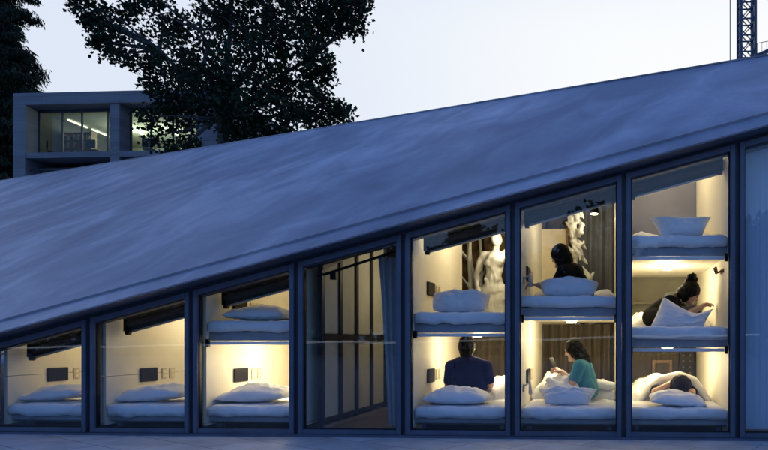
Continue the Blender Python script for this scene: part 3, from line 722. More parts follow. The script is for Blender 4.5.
# ------------------------------------------------------------------ people
def person(label, hip, chest, head, face, sh, el, wr, hd, kn, an, shirt, sleeve, hair, up=V((0, 0, 1)), curl=V((0, 0, -1)), build=1.0, phone=None):
    t = thing('person', label, 'person', (hip[0], hip[1], hip[2] - .12), 'guests in the capsules')
    hip, chest, head = V(hip), V(chest), V(head); f = V(face).normalized(); u = (V(up) - f * V(up).dot(f)).normalized(); r = f.cross(u)
    sh, el, wr, kn, an = [[V(p) for p in q] for q in (sh, el, wr, kn, an)]
    sd = (sh[1] - sh[0]).normalized()
    def torso(b, g=0):
        for s in (-1, 1):
            b.cap(hip + sd * s * .075, chest + sd * s * .075 - V((0, 0, .12)), .105 * build + g, .10 * build + g)
            b.cap(chest + sd * s * .07 - V((0, 0, .1)), chest + sd * s * .085, .10 * build + g, .085 * build + g)
        b.cap(hip, chest, .115 * build + g, .11 * build + g)
        for s in (0, 1): b.cap(chest + (sh[s] - chest) * .3 + V((0, 0, .02)), sh[s], .075 + g, .06 + g)
    b = MB(); torso(b)
    nk = chest + V((0, 0, .10)) if False else (chest * .45 + head * .55)
    b.cap(chest + (head - chest) * .2, head - u * .05 - f * .015, .058, .052)
    q = Matrix((r, f, u)).transposed().to_quaternion()
    b.ell(head, (.074, .092, .108), q, 20); b.cap(head + f * .03 - u * .06, head + f * .045 - u * .075, .052, .04)
    b.cap(head + f * .088 + u * .01, head + f * .102 - u * .018, .009, .014)                     # nose
    b.cap(head + f * .075 - u * .052 - r * .018, head + f * .075 - u * .052 + r * .018, .011)    # lips
    b.cap(head + f * .08 - u * .085, head + f * .082 - u * .085, .02)                            # chin
    for s in (-1, 1):
        b.ell(head + r * s * .076 - f * .004 - u * .008, (.012, .022, .033), q, 10)              # ears
        b.ell(head + f * .082 + u * .024 + r * s * .03, (.022, .010, .007), q, 8)                # brows
    for s in (0, 1):
        b.cap(sh[s], el[s], .050, .042); b.cap(el[s], wr[s], .041, .029)
        d = (V(hd[s])).normalized(); c = curl - d * curl.dot(d); c = c.normalized() if c.length > .01 else V((0, 0, -1)); w = d.cross(c)
        p = wr[s]
        for k in (-1.5, -.5, .5, 1.5): b.cap(p + w * k * .009, p + d * .085 + w * k * .019, .015, .0125)
        for k, ln in zip((-1.5, -.5, .5, 1.5), (.062, .078, .074, .056)):
            a0 = p + d * .085 + w * k * .0205; a1 = a0 + (d * .75 + c * .55) * ln * .55; a2 = a1 + (d * .15 + c) * ln * .5
            b.cap(a0, a1, .0098, .009); b.cap(a1, a2, .009, .0078)
        ths = 1 if s == 0 else -1
        a0 = p + d * .025 + w * ths * .03; a1 = a0 + d * .035 + w * ths * .024 + c * .015; a2 = a1 + d * .03 + c * .02
        b.cap(a0, a1, .013, .011); b.cap(a1, a2, .011, .009)
    for s in (0, 1):
        hp = hip + sd * (-.085 if s == 0 else .085)
        b.cap(hp, kn[s], .088, .058); b.cap(kn[s], an[s], .055, .036)
        fd = (an[s] - kn[s]).normalized() * .3 + V((0, 0, -.2)) + (kn[s] - hp).normalized() * .8; fd.normalize()
        b.cap(an[s], an[s] + fd * .16, .038, .028)
    body = blob('body', b, M['skin'], t, .0062, 4, .45)
    b = MB(); torso(b, .012)
    for s in (0, 1):
        if sleeve == 'long': b.cap(sh[s], el[s], .064, .055); b.cap(el[s], el[s].lerp(wr[s], .9), .055, .042)
        else: b.cap(sh[s], sh[s].lerp(el[s], .72), .067, .062)
    b.cap(chest, chest + (head - chest) * .28, .085, .066)
    # loose cloth folds at the waist
    for k in range(6):
        m0 = hip.lerp(chest, k * .14); q0 = m0 + sd * R.uniform(-.12, .12) + V((R.uniform(-.05, .05), R.uniform(-.08, .08), 0)); b.cap(q0, m0 + sd * R.uniform(-.12, .12) + V((R.uniform(-.05, .05), R.uniform(-.07, .07), .02)), .055, .05)
    blob('shirt', b, shirt, t, .008, 4)
    b = MB()
    for s in (0, 1):
        hp = hip + sd * (-.085 if s == 0 else .085); b.cap(hp, kn[s], .102, .074); b.cap(kn[s], kn[s].lerp(an[s], .85), .072, .056)
    blob('trousers', b, M['trous'], t, .01, 4)
    b = MB()
    for p0, p1, a0, a1 in hair(head, f, u, r): b.cap(p0, p1, a0, a1)
    b.ell(head + u * .020 - f * .022, (.086, .094, .106), q, 18)
    ho = blob('hair', b, M['hair'], t, .0065, 2)
    for v in ho.data.vertices: v.co += v.normal * (.007 + .006 * (mnoise.noise(v.co * 45) + mnoise.noise(V((v.co.x * 90, v.co.y * 90, v.co.z * 18)))))
    b = MB()
    for s in (-1, 1): b.ell(head + f * .083 + u * .006 + r * s * .031, (.012, .008, .007), q, 8)
    b.build('eyes', M['black'], t, smooth=True)
    return t
def hair_short(h, f, u, r):
    o = [(h + u * .03 - f * .03, h + u * .03 + f * .02, .083, .078), (h - f * .02 - u * .02, h - f * .028 - u * .05, .082, .070)]
    for k in range(16):
        a = k * .77; v = (r * math.cos(a) + f * (.7 * math.sin(a) - .25)) * .06 + u * (.055 + .02 * math.sin(k * 2.3)); o.append((h + v, h + v * 1.22, .022, .012))
    return o
def hair_base(h, f, u, r):
    o = [(h + u * .03 - f * .01, h - f * .04 - u * .04, .093, .088)]
    for s in (-1, 1): o += [(h + r * s * .05 + f * .02 + u * .03, h + r * s * .058 - f * .01 - u * .045, .045, .034)]
    return o
def hair_bob(h, f, u, r):
    o = hair_base(h, f, u, r)
    for k in range(11):
        s = -1 + k / 5; q = 1 - abs(s)
        o.append((h + r * s * .07 - f * (.005 + .06 * q), h + r * s * .082 - f * (.01 + .065 * q) - u * (.115 + .014 * math.sin(k * 2.7)), .04, .016))
    return o
def hair_long(h, f, u, r):
    o = hair_base(h, f, u, r)
    for k in range(11):
        s = -1 + k / 5; q = 1 - abs(s)
        m = h + r * s * .07 - f * (.045 + .055 * q) - u * .12
        o.append((h + r * s * .065 - f * (.02 + .05 * q), m, .042, .036)); o.append((m, m + V((.045, 0, -.17 - .02 * math.sin(k * 3))) + r * s * .008, .036, .014))
    return o
def hair_bun(h, f, u, r):
    o = hair_base(h, f, u, r)
    bc = h + u * .12 - f * .075
    for k in range(9): a = k * .7; v = V((math.cos(a), math.sin(a), math.sin(a * 1.7))) * .036; o.append((bc + v, bc + v * 1.7, .028, .009))
    o.append((h + u * .07 - f * .03, bc, .05, .04))
    for s in (-1, 1): o.append((h + r * s * .07, h + r * s * .075 - u * .08 + f * .01, .016, .005))
    return o
W = lambda px, py, Y: U(px, py, Y)
# man in navy, from behind
Y = .78; z = .30 + .10
hp = W(469, YH, Y); hp.z = z; ch = W(468, 366, Y + .02)
person('man in navy t-shirt sitting with his back to the glass', hp, ch, W(467, 347.5, Y + .04), (0, 1, -.12), (W(451, 366.5, Y + .01), W(486, 366.5, Y + .01)),
       (W(448, 386, Y + .03), W(490, 385, Y + .03)), (W(453, 392, Y + .27), W(486, 392, Y + .27)), ((.5, .8, 0), (-.5, .8, 0)),
       ((hp.x - .24, Y + .42, .36), (hp.x + .24, Y + .42, .36)), ((hp.x + .08, Y + .38, .34), (hp.x - .08, Y + .46, .34)), M['navy'], 'short', hair_short, build=1.08)
# woman in teal, facing left, phone in hand
Y = .80
hp = W(588, YH, Y); hp.z = .40
pk = W(553, 363.5, Y - .03)
person('woman in teal t-shirt with long dark hair looking at a phone', hp, W(583, 369, Y), W(574, 350, Y), (-1, .22, -.35), (W(579, 366, Y - .15), W(584, 366, Y + .16)),
       (W(573, 383, Y - .20), W(574, 382, Y + .16)), (W(562, 372, Y - .08), W(563, 373, Y + .10)), ((-1, .35, .55), (-1, -.3, .5)),
       ((hp.x - .40, Y + .02, .42), (hp.x - .38, Y + .26, .43)), ((hp.x - .10, Y + .06, .34), (hp.x - .12, Y + .34, .34)), M['teal'], 'short', hair_long, up=V((-.25, 0, 1)), curl=V((-.3, .2, -.9)), build=.92)
ph = thing('phone', 'dark phone held up in the hands of the woman in teal', 'phone', pk)
b = MB(); pc = pk; ax = V((.62, .78, 0)).normalized(); upv = V((-.50, .10, .86)); upv = (upv - ax * upv.dot(ax)).normalized(); nv = ax.cross(upv).normalized(); nv = nv if nv.x > 0 else -nv
b.hexa([pc + ax * sx * .036 + upv * sz * .072 - nv * .004 for sx, sz in ((-1, -1), (1, -1), (1, 1), (-1, 1))], [pc + ax * sx * .036 + upv * sz * .072 + nv * .004 for sx, sz in ((-1, -1), (1, -1), (1, 1), (-1, 1))])
b.build('case', M['black'], ph, bevel=.002)
b = MB(); b.hexa([pc + ax * sx * .032 + upv * sz * .066 + nv * .0042 for sx, sz in ((-1, -1), (1, -1), (1, 1), (-1, 1))], [pc + ax * sx * .032 + upv * sz * .066 + nv * .005 for sx, sz in ((-1, -1), (1, -1), (1, 1), (-1, 1))])
b.build('display', M['led'], ph)
# woman in black, upper bed, turned away to the left
Y = .75; zt = 1.36
hp = W(582, YH, Y); hp.z = zt + .10
person('woman in black top with short dark hair leaning to the left', hp, W(571, 273, Y + .02), W(560, 256, Y + .0), (-.85, .5, -.3), (W(563, 271, Y - .15), W(577, 270, Y + .16)),
       (W(553, 290, Y - .16), W(583, 291, Y + .16)), (W(538, 285, Y - .22), W(574, 299, Y + .26)), ((-1, -.1, .12), (-1, .2, 0)),
       ((hp.x - .38, Y + .15, zt + .16), (hp.x - .2, Y + .42, zt + .12)), ((hp.x - .1, Y + .32, zt + .06), (hp.x + .05, Y + .40, zt + .06)), M['blackc'], 'short', hair_bob, up=V((-.2, 0, 1)), build=.95)
# woman with a bun, leaning over to the right
Y = .72; zt = 1.06
hp = W(653, YH, Y + .22); hp.z = zt + .12
person('woman in black top with hair in a bun bending over a pillow', hp, W(671, 303, Y), W(690, 293, Y - .02), (.82, -.12, -.62), (W(670, 301, Y - .15), W(674, 300, Y + .16)),
       (W(681, 317, Y - .18), W(688, 316, Y + .16)), (W(699, 308, Y - .10), W(701, 308, Y + .08)), ((.7, .3, .5), (.7, -.3, .5)),
       ((hp.x + .42, Y - .03, zt + .16), (hp.x + .40, Y + .28, zt + .16)), ((hp.x + .10, Y + .10, zt + .06), (hp.x + .14, Y + .36, zt + .06)), M['blackc'], 'short', hair_bun, up=V((.35, 0, 1)), build=.95)
# sleeper: head to the glass, arm folded over the head
zt = .28; Y = .62
hd_ = W(681, 383.5, Y)
person('person with dark hair asleep under the duvet, arm bent above the head', (hd_.x - .08, 1.42, zt + .12), (hd_.x - .04, .98, zt + .13), hd_, (.2, .25, .9), (V((hd_.x - .22, .95, zt + .12)), V((hd_.x + .15, .95, zt + .13))),
       (W(655, 392, .60), W(692, 392, .80)), (W(671, 383, .70), W(682, 386, .90)), ((.6, .1, .2), (-.8, .2, .2)),
       ((hd_.x - .18, 1.78, zt + .10), (hd_.x + .02, 1.78, zt + .10)), ((hd_.x - .18, 1.98, zt + .06), (hd_.x + .05, 1.98, zt + .06)), M['blackc'], 'short', hair_bob, up=V((0, -1, .3)), build=.9)
# duvet fold that peaks round the sleeper's head
b = MB()
pts = [W(640, 400, .80), W(648, 390, .84), W(661, 379.5, .84), W(679, 375.5, .84), W(693, 380.5, .84), W(702, 391, .84), W(708, 400, .82)]
rad = [.03, .045, .05, .05, .05, .045, .03]
for i in range(6): b.cap(pts[i], pts[i + 1], rad[i], rad[i + 1]); b.cap(pts[i] + V((0, .12, -.02)), pts[i + 1] + V((0, .12, -.02)), rad[i] * 1.2, rad[i + 1] * 1.2)
tag(recentre(blob('blanket_fold', b, M['linen'], None, .012, 5)), 'rolled edge of white bedding arched over the sleeper head', 'blanket')
# blanket over the knees of the woman in teal
kx = W(563, 380, .8)
b = MB()
for (p, q, r_a, r_b) in ((W(546, 391, .66), W(556, 383, .70), .05, .075), (W(556, 384, .70), W(568, 379, .72), .075, .06), (W(566, 379, .66), W(573, 375, .68), .05, .03), (W(556, 388, .62), W(574, 388, .62), .07, .06),
                        (W(562, 382, .95), W(576, 386, .95), .10, .09), (W(545, 388, 1.0), W(560, 384, 1.05), .07, .08), (W(598, 384, 1.0), W(612, 386, 1.0), .06, .05), (W(560, 391, .52), W(578, 392, .55), .045, .04)): b.cap(p, q, r_a, r_b)
for k in range(9): p = W(R.uniform(547, 574), R.uniform(379, 390), .60); b.cap(p, p + V((R.uniform(-.07, .07), R.uniform(0, .1), R.uniform(-.03, .03))), .03, .015)
tag(recentre(blob('blanket', b, M['linen'], None, .012, 6)), 'white blanket gathered on the lap of the woman in teal', 'blanket')

# ------------------------------------------------------------------ foliage
def leaf_mesh(name, C, size, rng, asp=.62, droop=None):
    n = len(C); s = size * rng.uniform(.6, 1.25, n)
    a = rng.normal(size=(n, 3)); 
    if droop is not None: a = a * .35 + droop
    a /= np.linalg.norm(a, axis=1)[:, None]
    h = rng.normal(size=(n, 3)); c = np.cross(a, h); c /= np.linalg.norm(c, axis=1)[:, None]
    A = a * s[:, None]; B = c * (s * asp * .5)[:, None]; Nn = np.cross(a, c) * (s * .12)[:, None]
    v = np.stack([C, C + A * .45 + B + Nn, C + A, C + A * .45 - B + Nn], 1).reshape(-1, 3)
    me = bpy.data.meshes.new(name); me.vertices.add(4 * n); me.loops.add(4 * n); me.polygons.add(n)
    me.vertices.foreach_set('co', v.ravel()); me.loops.foreach_set('vertex_index', np.arange(4 * n, dtype=np.int32))
    me.polygons.foreach_set('loop_start', np.arange(0, 4 * n, 4, dtype=np.int32)); me.polygons.foreach_set('loop_total', np.full(n, 4, dtype=np.int32))
    me.update(calc_edges=True); return me
def limb(b, p0, p1, r0, r1, seg=4, wob=.1):
    p = V(p0); d = V(p1) - p
    for i in range(seg):
        q = V(p0) + d * ((i + 1) / seg) + (V((R.uniform(-1, 1), R.uniform(-1, 1), R.uniform(-.5, .5))) * wob * d.length if i < seg - 1 else V())
        b.tube(p, q, r0 + (r1 - r0) * i / seg, r0 + (r1 - r0) * (i + 1) / seg, 8); p = q
TY = 16.5
base = U(232, YH, TY); base.z = 0
bt = thing('broadleaf_tree', 'large dark broadleaf tree rising behind the roof and hiding the office block corner', 'tree', base)
LOB = [  # px, py, radius px, dy
    (75, 3, 9, 0), (84, 14, 11, 0), (98, 8, 14, .3), (92, 24, 7, 0), (108, 22, 14, -.4), (100, 43, 8, 0), (112, 44, 11, .2), (128, 26, 18, .5), (118, 58, 12, 0), (136, 52, 17, -.5), (148, 68, 16, 0), (150, 86, 10, .3),
    (140, 8, 18, .6), (162, 14, 17, -.8), (160, 40, 20, .9), (175, 62, 22, -.6), (178, 88, 22, .4), (166, 104, 14, 0), (150, 118, 11, -.3), (158, 136, 13, .1), (178, 122, 12, .5), (186, 142, 9, -.4), (172, 152, 10, 0),
    (188, 30, 17, 1.2), (205, 88, 24, -1), (205, 60, 22, .6), (200, 112, 14, .4), (222, 98, 22, 0), (228, 66, 26, -1.0), (216, 10, 18, -.8), (235, 28, 24, .8), (238, 122, 22, .2), (246, 96, 24, -1),
    (258, 8, 22, .3), (262, 44, 26, -.8), (270, 76, 26, .7), (268, 112, 26, -.5), (262, 138, 22, .2), (285, 18, 24, .9), (296, 44, 24, -.4), (300, 72, 22, .1), (304, 98, 22, .6), (296, 124, 20, -.2),
    (310, 10, 22, -.5), (322, 30, 16, .3), (324, 62, 12, 0), (322, 76, 10, .2), (326, 100, 13, -.2), (332, 114, 13, .1), (342, 112, 8, 0), (335, 12, 20, .2), (352, 8, 14, 0), (355, 25, 9, .1), (364, 4, 8, 0), (342, 27, 10, .2), (283, 146, 16, .3), (245, 146, 16, .2), (312, 126, 14, .1),
    (200, -20, 60, 1.0), (280, -25, 60, -.6), (130, -22, 40, .3), (340, -25, 40, .2)]
cs = []; ends = []
for (px, py, rr, dy) in LOB:
    c = U(px, py, TY + dy * 1.3); r = rr / F * (c.y + D) ; ends.append((c, r))
    ntw = int(8 + r * r * (17 if px < 165 else 42)) if rr < 35 else int(r * r * 20)
    for _ in range(ntw):
        v = NR.normal(size=3); v /= np.linalg.norm(v); p = np.array(c) + v * r * NR.uniform(.25, 1.05) ** .6 * np.array((1, 1.25, .95))
        m = NR.integers(10, 26); cs.append(p + NR.normal(size=(m, 3)) * .14)
cs = np.concatenate(cs)
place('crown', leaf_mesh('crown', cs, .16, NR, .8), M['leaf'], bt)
b = MB(); fork = U(222, 118, TY)
limb(b, base, fork, .26, .2, 5, .015)
mains = [U(200, 30, TY + .5), U(262, 40, TY - .5), U(160, 50, TY - .3), U(310, 60, TY + .3), U(235, -20, TY), U(290, 118, TY)]
for m_ in mains: limb(b, fork, m_, .13, .05, 5, .05)
for c, r in ends:
    m_ = min(mains + [fork], key=lambda q: (q - c).length); limb(b, m_, c, .05, .02, 3, .06)
    for _ in range(3): limb(b, c, c + V((R.uniform(-1, 1), R.uniform(-1, 1), R.uniform(-.8, .8))) * r * .9, .022, .008, 2, .1)
b.build('trunk', M['bark'], bt)
# conifer at the left
def conifer(cx, cy, H, rad, label, z0=0):
    t = thing('conifer_tree', label, 'tree', (cx, cy, 0))
    b = MB(); b.tube((cx, cy, 0), (cx, cy, H), .32, .04, 10); pts = []
    z = 2.5
    while z < H - .3:
        L = rad * (1 - (z / H) ** 1.5) * R.uniform(.8, 1.1) + .3
        for k in range(10):
            a = R.uniform(0, 6.283); l = L * R.uniform(.6, 1.12); d = V((math.cos(a), math.sin(a), 0))
            p1 = V((cx, cy, z)) + d * l + V((0, 0, .02 * l - .05 * l * l)); b.tube((cx, cy, z), p1, .035, .008, 5)
            nb = int(24 * l)
            f = NR.uniform(.15, 1, nb) ** .7; P = np.array((cx, cy, z))[None] + np.outer(f, np.array(p1 - V((cx, cy, z))))
            sdv = np.array((-d.y, d.x, 0)); wd = (1.05 - f) * .55 * l ** .5 + .08
            P = P + sdv[None] * (NR.uniform(-1, 1, nb) * wd)[:, None]; P[:, 2] += NR.normal(size=nb) * .05 - .05
            for _ in range(7): pts.append(P + NR.normal(size=P.shape) * np.array((.15, .15, .13)) - np.array((0, 0, .08)))
        z += R.uniform(.38, .6)
    b.build('trunk', M['bark'], t)
    P = np.concatenate(pts); dr = np.array((0, 0, -.75)) + (P - np.array((cx, cy, 0))) * np.array((.35, .35, 0)) / rad
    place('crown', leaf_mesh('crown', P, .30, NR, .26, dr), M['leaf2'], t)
q = U(-14, YH, 34); conifer(q.x, 34, 36, 5.0, 'tall dark conifer at the left edge behind the office block')
q = U(-75, YH, 38); conifer(q.x, 38, 30, 5, 'second dark conifer just beyond the left edge')

# ------------------------------------------------------------------ office block behind
OY = 24.0
def O(px, py, dy=0): return U(px, py, OY + dy)
ob = thing('office_block', 'grey concrete office block with deep window recesses and lit rooms inside', 'building', (O(110, YH).x, OY, 0))
xl, xr = O(13, YH).x, O(224, YH).x
zt = O(60, 92).z; zs = O(60, 104).z; zf1 = O(60, 152).z; zf0 = O(60, 157.5).z
x_in = O(25, YH).x; x_p0, x_p1 = O(109, YH).x, O(118.5, YH).x; x_e = O(196, YH).x
RD = .75
b = MB()
b.box(xl, xr, OY, OY + 9, zs, zt); b.build('roof_slab', M['conc2'], ob, bevel=.01)
b = MB(); b.box(xl, x_in, OY, OY + 9, 0, zs - .003)
b.box(x_e, xr, OY, OY + 9, 0, zs - .003); b.box(x_p0, x_p1, OY + .05, OY + RD + .1, zf1, zs - .003); b.box(x_p0, x_p1, OY + .05, OY + RD + .1, 0, zf0 - .003)
b.box(x_in, x_e, OY + 7, OY + 7.2, 0, zs - .003); b.build('wall', M['conc2'], ob)
b = MB(); b.box(x_in + .002, x_e - .002, OY + .04, OY + 7, zf0, zf1); b.build('floor_slab', M['conc2'], ob)
b = MB(); b.box(x_in + .002, x_e - .002, OY + RD, OY + 7, 0, zf0 - .3); b.build('lower_storey', M['dark'], ob)
b = MB(); b.box(x_in, x_e, OY + 6.8, OY + 6.95, zf1 + .004, zs - .12); b.build('room_wall', M['office'], ob)
b = MB(); b.box(x_in, x_e, OY + RD + .1, OY + 6.8, zs - .10, zs - .006); b.build('ceiling', M['office'], ob)
for (w0, w1, ms) in ((x_in + .003, x_p0 - .003 + .35, (61.5, 81, 107)), (x_p1 + .003, x_e - .003, (128, 150, 172, 190))):
    b = MB(); y0, y1 = OY + RD, OY + RD + .08; f_ = .07
    b.box(w0, w1, y0, y1, zf1 + .004, zf1 + .08); b.box(w0, w1, y0, y1, zs - .14, zs - .02)
    for x in [w0, w1 - f_] + [O(m, YH, RD).x for m in ms]: b.box(x, x + f_, y0 + .004, y1 - .004, zf1 + .081, zs - .141)
    wn = b.build('window', M['post'], ob)
    b = MB(); b.box(w0 + .02, w1 - .02, y0 + .03, y0 + .045, zf1 + .06, zs - .1); b.build('pane', M['glassb'], wn)
for (p0, p1) in (((68, 120), (87, 128)), ((92, 129.5), (109, 137)), ((133, 130), (146, 136)), ((152, 121), (165, 127)), ((172, 132), (181, 137)), ((45, 122), (56, 127))):
    zc = zs - .16
    def cz(px, py):
        d = raydir(px, py); t_ = (zc - EYE) / d.z; return V((0, -D, EYE)) + d * t_
    A, B = cz(*p0), cz(*p1)
    A.y = min(max(A.y, OY + 1.0), OY + 6.3); B.y = min(max(B.y, A.y + .8), OY + 6.6); B.x = A.x = (A.x + B.x) / 2 * .5 + A.x * .5
    b = MB(); b.box(A.x - .04, A.x + .04, A.y, B.y, zc - .03, zc + .03); b.build('tube_light', M['tube'], ob)
for k, xx in enumerate((O(40, YH, 4).x, O(80, YH, 4).x, O(140, YH, 4).x, O(175, YH, 4).x)): light('lamp_bulb', (xx, OY + 3.6, zs - .7), 135, (.95, 1, .84), ob, .3)
bs = MB(); xs0, xs1 = O(63, YH, 2.2).x, O(90, YH, 2.2).x; BY = OY + 2.2
bk_ = thing('bookcase', 'bookcase of coloured spines inside the lit office window', 'bookcase', ((xs0 + xs1) / 2, BY, zf1))
for k in range(5): bs.box(xs0, xs1, BY, BY + .4, zf1 + .01 + k * .42, zf1 + .05 + k * .42)
bs.box(xs0 - .05, xs0, BY, BY + .4, zf1 + .01, zf1 + 1.8); bs.box(xs1, xs1 + .05, BY, BY + .4, zf1 + .01, zf1 + 1.8); bs.build('shelves', M['wood'], bk_)
for k, m_ in enumerate(BOOKS):
    b = MB()
    for sh_ in range(4):
        x = xs0 + .03 + k * .08
        while x < xs1 - .12:
            w_ = R.uniform(.03, .08); b.box(x, x + w_, BY + .03, BY + .3, zf1 + .055 + sh_ * .42, zf1 + .055 + sh_ * .42 + R.uniform(.22, .33)); x += R.uniform(.25, .5)
    b.build('books', m_, bk_)
for px_c in (48, 95, 150):
    c = O(px_c, YH, 1.5); t = thing('office_chair', {48: 'dark high back chair near the left office window', 95: 'dark high back chair by the office bookcase', 150: 'dark chair in the right office window behind leaves'}[px_c], 'chair', (c.x, c.y, zf1), 'office chairs')
    b = MB(); b.box(c.x - .25, c.x + .25, c.y - .25, c.y + .25, zf1 + .44, zf1 + .52); b.build('seat', M['dark'], t, bevel=.03)
    b = MB(); b.box(c.x - .24, c.x + .24, c.y - .3, c.y - .22, zf1 + .55, zf1 + 1.0); b.build('backrest', M['dark'], t, bevel=.03)
    b = MB(); b.tube((c.x, c.y, zf1 + .05), (c.x, c.y, zf1 + .44), .03); b.tube((c.x, c.y, zf1 + .004), (c.x, c.y, zf1 + .05), .28, .05, 10); b.build('pedestal', M['dark'], t)
rl = thing('balcony_railing', 'thin dark railing in front of the lower storey of the office block', 'railing', (O(70, YH).x, OY + .2, zf0 - 1.2))
b = MB(); b.tube((x_in, OY + .25, zf0 - .55), (x_e, OY + .25, zf0 - .55), .025)
b.build('handrail', M['post'], rl)
b = MB(); x = x_in + .2
while x < x_e: b.tube((x, OY + .25, zf0 - 1.6), (x, OY + .25, zf0 - .55), .012, n=6); x += .3
b.build('balusters', M['post'], rl)

# ------------------------------------------------------------------ tower crane
CY = 62.0
c = U(746.5, YH, CY); sc = (CY + D) / F; hw = 6.9 * sc
cr = thing('tower_crane', 'blue lattice mast of a tower crane above the roof at the right', 'crane', (c.x, CY, 0))
b = MB(); H = 46
for sx in (-1, 1):
    for sy in (-1, 1): b.box(c.x + sx * hw - .14, c.x + sx * hw + .14, CY + sy * hw - .14, CY + sy * hw + .14, 0, H)
b.build('mast', M['crane'], cr)
b = MB(); z = 0; st = 1.75
while z < H - st:
    for sgn, (p, q) in enumerate((((-1, -1), (1, -1)), ((-1, 1), (1, 1)), ((-1, -1), (-1, 1)), ((1, -1), (1, 1)))):
        a0, a1 = V((c.x + p[0] * hw, CY + p[1] * hw, z)), V((c.x + q[0] * hw, CY + q[1] * hw, z)); up_ = V((0, 0, st))
        b.beam(a0, a1 + up_, .09, .09); b.beam(a1, a0 + up_, .09, .09); b.beam(a0, a1, .13, .13)
    z += st
b.build('bracing', M['crane'], cr)
p = U(757, 52, CY); p2 = U(775, 48, CY)
b = MB(); b.beam(V((c.x + hw + .15, CY, p.z - .5)), V((p2.x, CY, p2.z)), .5, .3); b.beam(V((c.x + hw, CY, p.z - 1.5)), V((p2.x, CY, p2.z - .3)), .15, .15); b.build('tie_beam', M['crane'], cr)
b = MB()
for k in range(6):
    x = c.x + hw + .3 + k * .5; zz = p.z - .3 + .09 * k; b.tube((x, CY - .3, zz), (x, CY - .3, zz + 1.1), .025, n=6)
b.beam(V((c.x + hw + .1, CY - .3, p.z + .75)), V((c.x + hw + 3, CY - .3, p.z + 1.25)), .05, .05); b.build('guard_rail', M['crane'], cr)
b = MB(); b.tube((U(730, YH, CY).x, CY, 0), (U(730, YH, CY).x, CY, H), .05, n=6)
b.build('hoist_rope', M['crane'], cr)

# ------------------------------------------------------------------ garden behind the viewer (what the glass mirrors)
def bush_tree(cx, cy, H, r, label):
    t = thing('garden_tree', label, 'tree', (cx, cy, 0), 'garden trees facing the glass front')
    b = MB(); limb(b, (cx, cy, 0), (cx, cy, H * .6), .16, .09, 4, .02)
    P = []
    for k in range(9):
        c_ = V((cx + R.uniform(-.6, .6) * r, cy + R.uniform(-.6, .6) * r, H * R.uniform(.28, .85))); rr = r * R.uniform(.45, .7)
        limb(b, (cx, cy, H * .4), c_, .06, .02, 3, .05)
        v = NR.normal(size=(620, 3)); v /= np.linalg.norm(v, axis=1)[:, None]
        P.append(np.array(c_) + v * (rr * NR.uniform(.3, 1, 620) ** .5)[:, None])
    b.build('trunk', M['bark'], t); place('crown', leaf_mesh('crown', np.concatenate(P), .42, NR, .7), M['leaf'], t)
for k, (x, H, r) in enumerate(((-14, 6.2, 2.3), (-10, 5.2, 2.2), (-6.2, 5.9, 2.2), (-2.6, 5.0, 2.2), (.8, 6.6, 2.5), (4.4, 5.6, 2.2), (8, 6.6, 2.4), (12, 5.6, 2.4))):
    bush_tree(x, -27 + (k % 3) * 1.1, H + .6, r * 1.15, 'dark bushy tree across the forecourt, ' + ('leftmost of eight in the row', 'second from the left', 'third from the left', 'low one, fourth from the left', 'tallest one near the middle', 'third from the right', 'second from the right', 'rightmost of eight in the row')[k])
for k, (x, H, r) in enumerate(((-20, 6.5, 2.6), (-26, 7, 2.8), (-33, 7, 3))):
    bush_tree(x, -27.5, H, r, 'dark bushy tree across the forecourt beyond the row of eight, ' + ('nearest to it', 'middle of three', 'farthest of three')[k])
hg = thing('added_dark_hedge', 'long dark hedge added behind the trees to darken the glass reflections', 'hedge', (-10, -29.5, 0))  # unseen hedge, added to keep bright sky out of the left bays' reflections
P = NR.uniform(0, 1, (16000, 3)) * np.array((58, 1.6, 3.7)) + np.array((-40, -30.3, .05)); P[:, 2] *= 1 + .12 * np.sin(P[:, 0] * 1.3)
place('foliage', leaf_mesh('foliage', P, .40, NR, .7), M['leaf'], hg)
b = MB()
for k in range(30): limb(b, (-39 + k * 1.95, -29.5, 0), (-39 + k * 1.95 + R.uniform(-.3, .3), -29.5, 2.8), .06, .02, 3, .04)
b.build('stems', M['bark'], hg)
hr = thing('added_glow_rail', 'added glowing white rail across the forecourt, mirrored as a pale line in the glass', 'handrail', (-3, -12, 0))  # unseen rail, added so a pale line shows in the glass reflection
A, B = U(-20, 348.5, 14), U(760, 334.5, 14)
A = V((A.x, -14, A.z)); B = V((B.x, -14, B.z))
b = MB(); b.beam(A, B, .05, .06); b.build('rail', M['glow_rail'], hr)
for k in range(9):
    p = A.lerp(B, k / 8); b = MB(); b.tube((p.x, p.y, 0), (p.x, p.y, p.z - .036), .02, n=8); b.build('post', M['post'], hr)

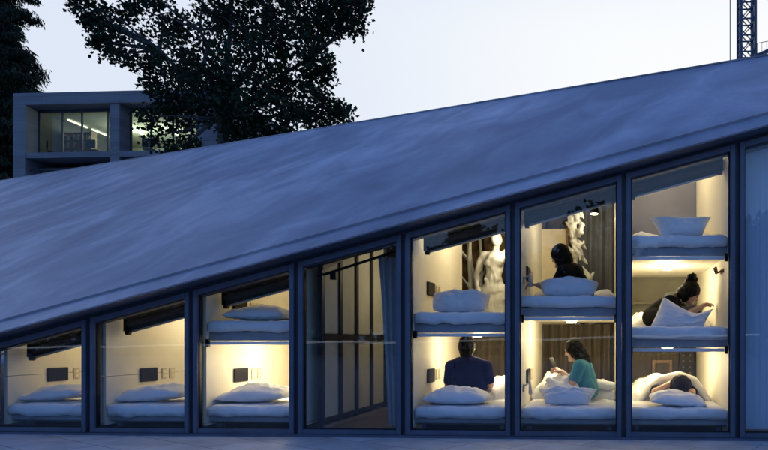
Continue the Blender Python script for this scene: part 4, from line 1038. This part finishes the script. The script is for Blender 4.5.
# ------------------------------------------------------------------ dusk sky, faint sun
w = bpy.data.worlds.new('World'); scn.world = w; w.use_nodes = True; nt = w.node_tree; L = nt.links.new
bg = nt.nodes['Background']
tc = nd(nt, 'ShaderNodeTexCoord'); sx = nd(nt, 'ShaderNodeSeparateXYZ'); L(tc.outputs['Generated'], sx.inputs[0])
def mr(src, a, b_, c_, d_, smooth=True):
    n = nd(nt, 'ShaderNodeMapRange'); n.interpolation_type = 'SMOOTHSTEP' if smooth else 'LINEAR'
    n.inputs[1].default_value = a; n.inputs[2].default_value = b_; n.inputs[3].default_value = c_; n.inputs[4].default_value = d_; L(src, n.inputs[0]); return n.outputs[0]
def mc(f, a, b_):
    n = nd(nt, 'ShaderNodeMix'); n.data_type = 'RGBA'; L(f, n.inputs[0])
    for s_, x in ((6, a), (7, b_)):
        if isinstance(x, tuple): n.inputs[s_].default_value = (*x, 1)
        else: L(x, n.inputs[s_])
    return n.outputs[2]
blue = mc(mr(sx.outputs[2], .0, .75, 0, 1), (.30, .53, .95), (.13, .30, .86))
white = mc(mr(sx.outputs[0], -.55, .05, 0, 1), (.73, .80, .93), (.945, .965, .98))
mul = nd(nt, 'ShaderNodeMath', operation='MULTIPLY'); L(mr(sx.outputs[2], .42, .78, 1, 0), mul.inputs[0]); L(mr(sx.outputs[1], .15, .6, 0, 1), mul.inputs[1])
sky = nd(nt, 'ShaderNodeTexSky'); sky.sky_type = 'NISHITA'; sky.sun_disc = False; sky.sun_elevation = math.radians(1.5); sky.sun_rotation = math.radians(20)
grad = mc(mul.outputs[0], blue, white)
add = nd(nt, 'ShaderNodeMix'); add.data_type = 'RGBA'; add.blend_type = 'ADD'; add.inputs[0].default_value = .012
L(grad, add.inputs[6]); L(sky.outputs[0], add.inputs[7]); L(add.outputs[2], bg.inputs[0]); bg.inputs[1].default_value = 1.0
sl = bpy.data.lights.new('sun', 'SUN'); sl.energy = .12; sl.angle = math.radians(25); sl.color = (.8, .88, 1)
so = bpy.data.objects.new('sun', sl); col.objects.link(so); so.rotation_euler = (math.radians(-60), 0, math.radians(-20)); so.location = (0, 20, 30)

scn.view_settings.view_transform = 'Standard'; scn.view_settings.look = 'None'; scn.view_settings.exposure = 0; scn.view_settings.gamma = 1
scn.view_settings.use_curve_mapping = False
scn.render.engine = 'CYCLES'
scn.cycles.max_bounces = 8; scn.cycles.transparent_max_bounces = 12; scn.cycles.sample_clamp_indirect = 4
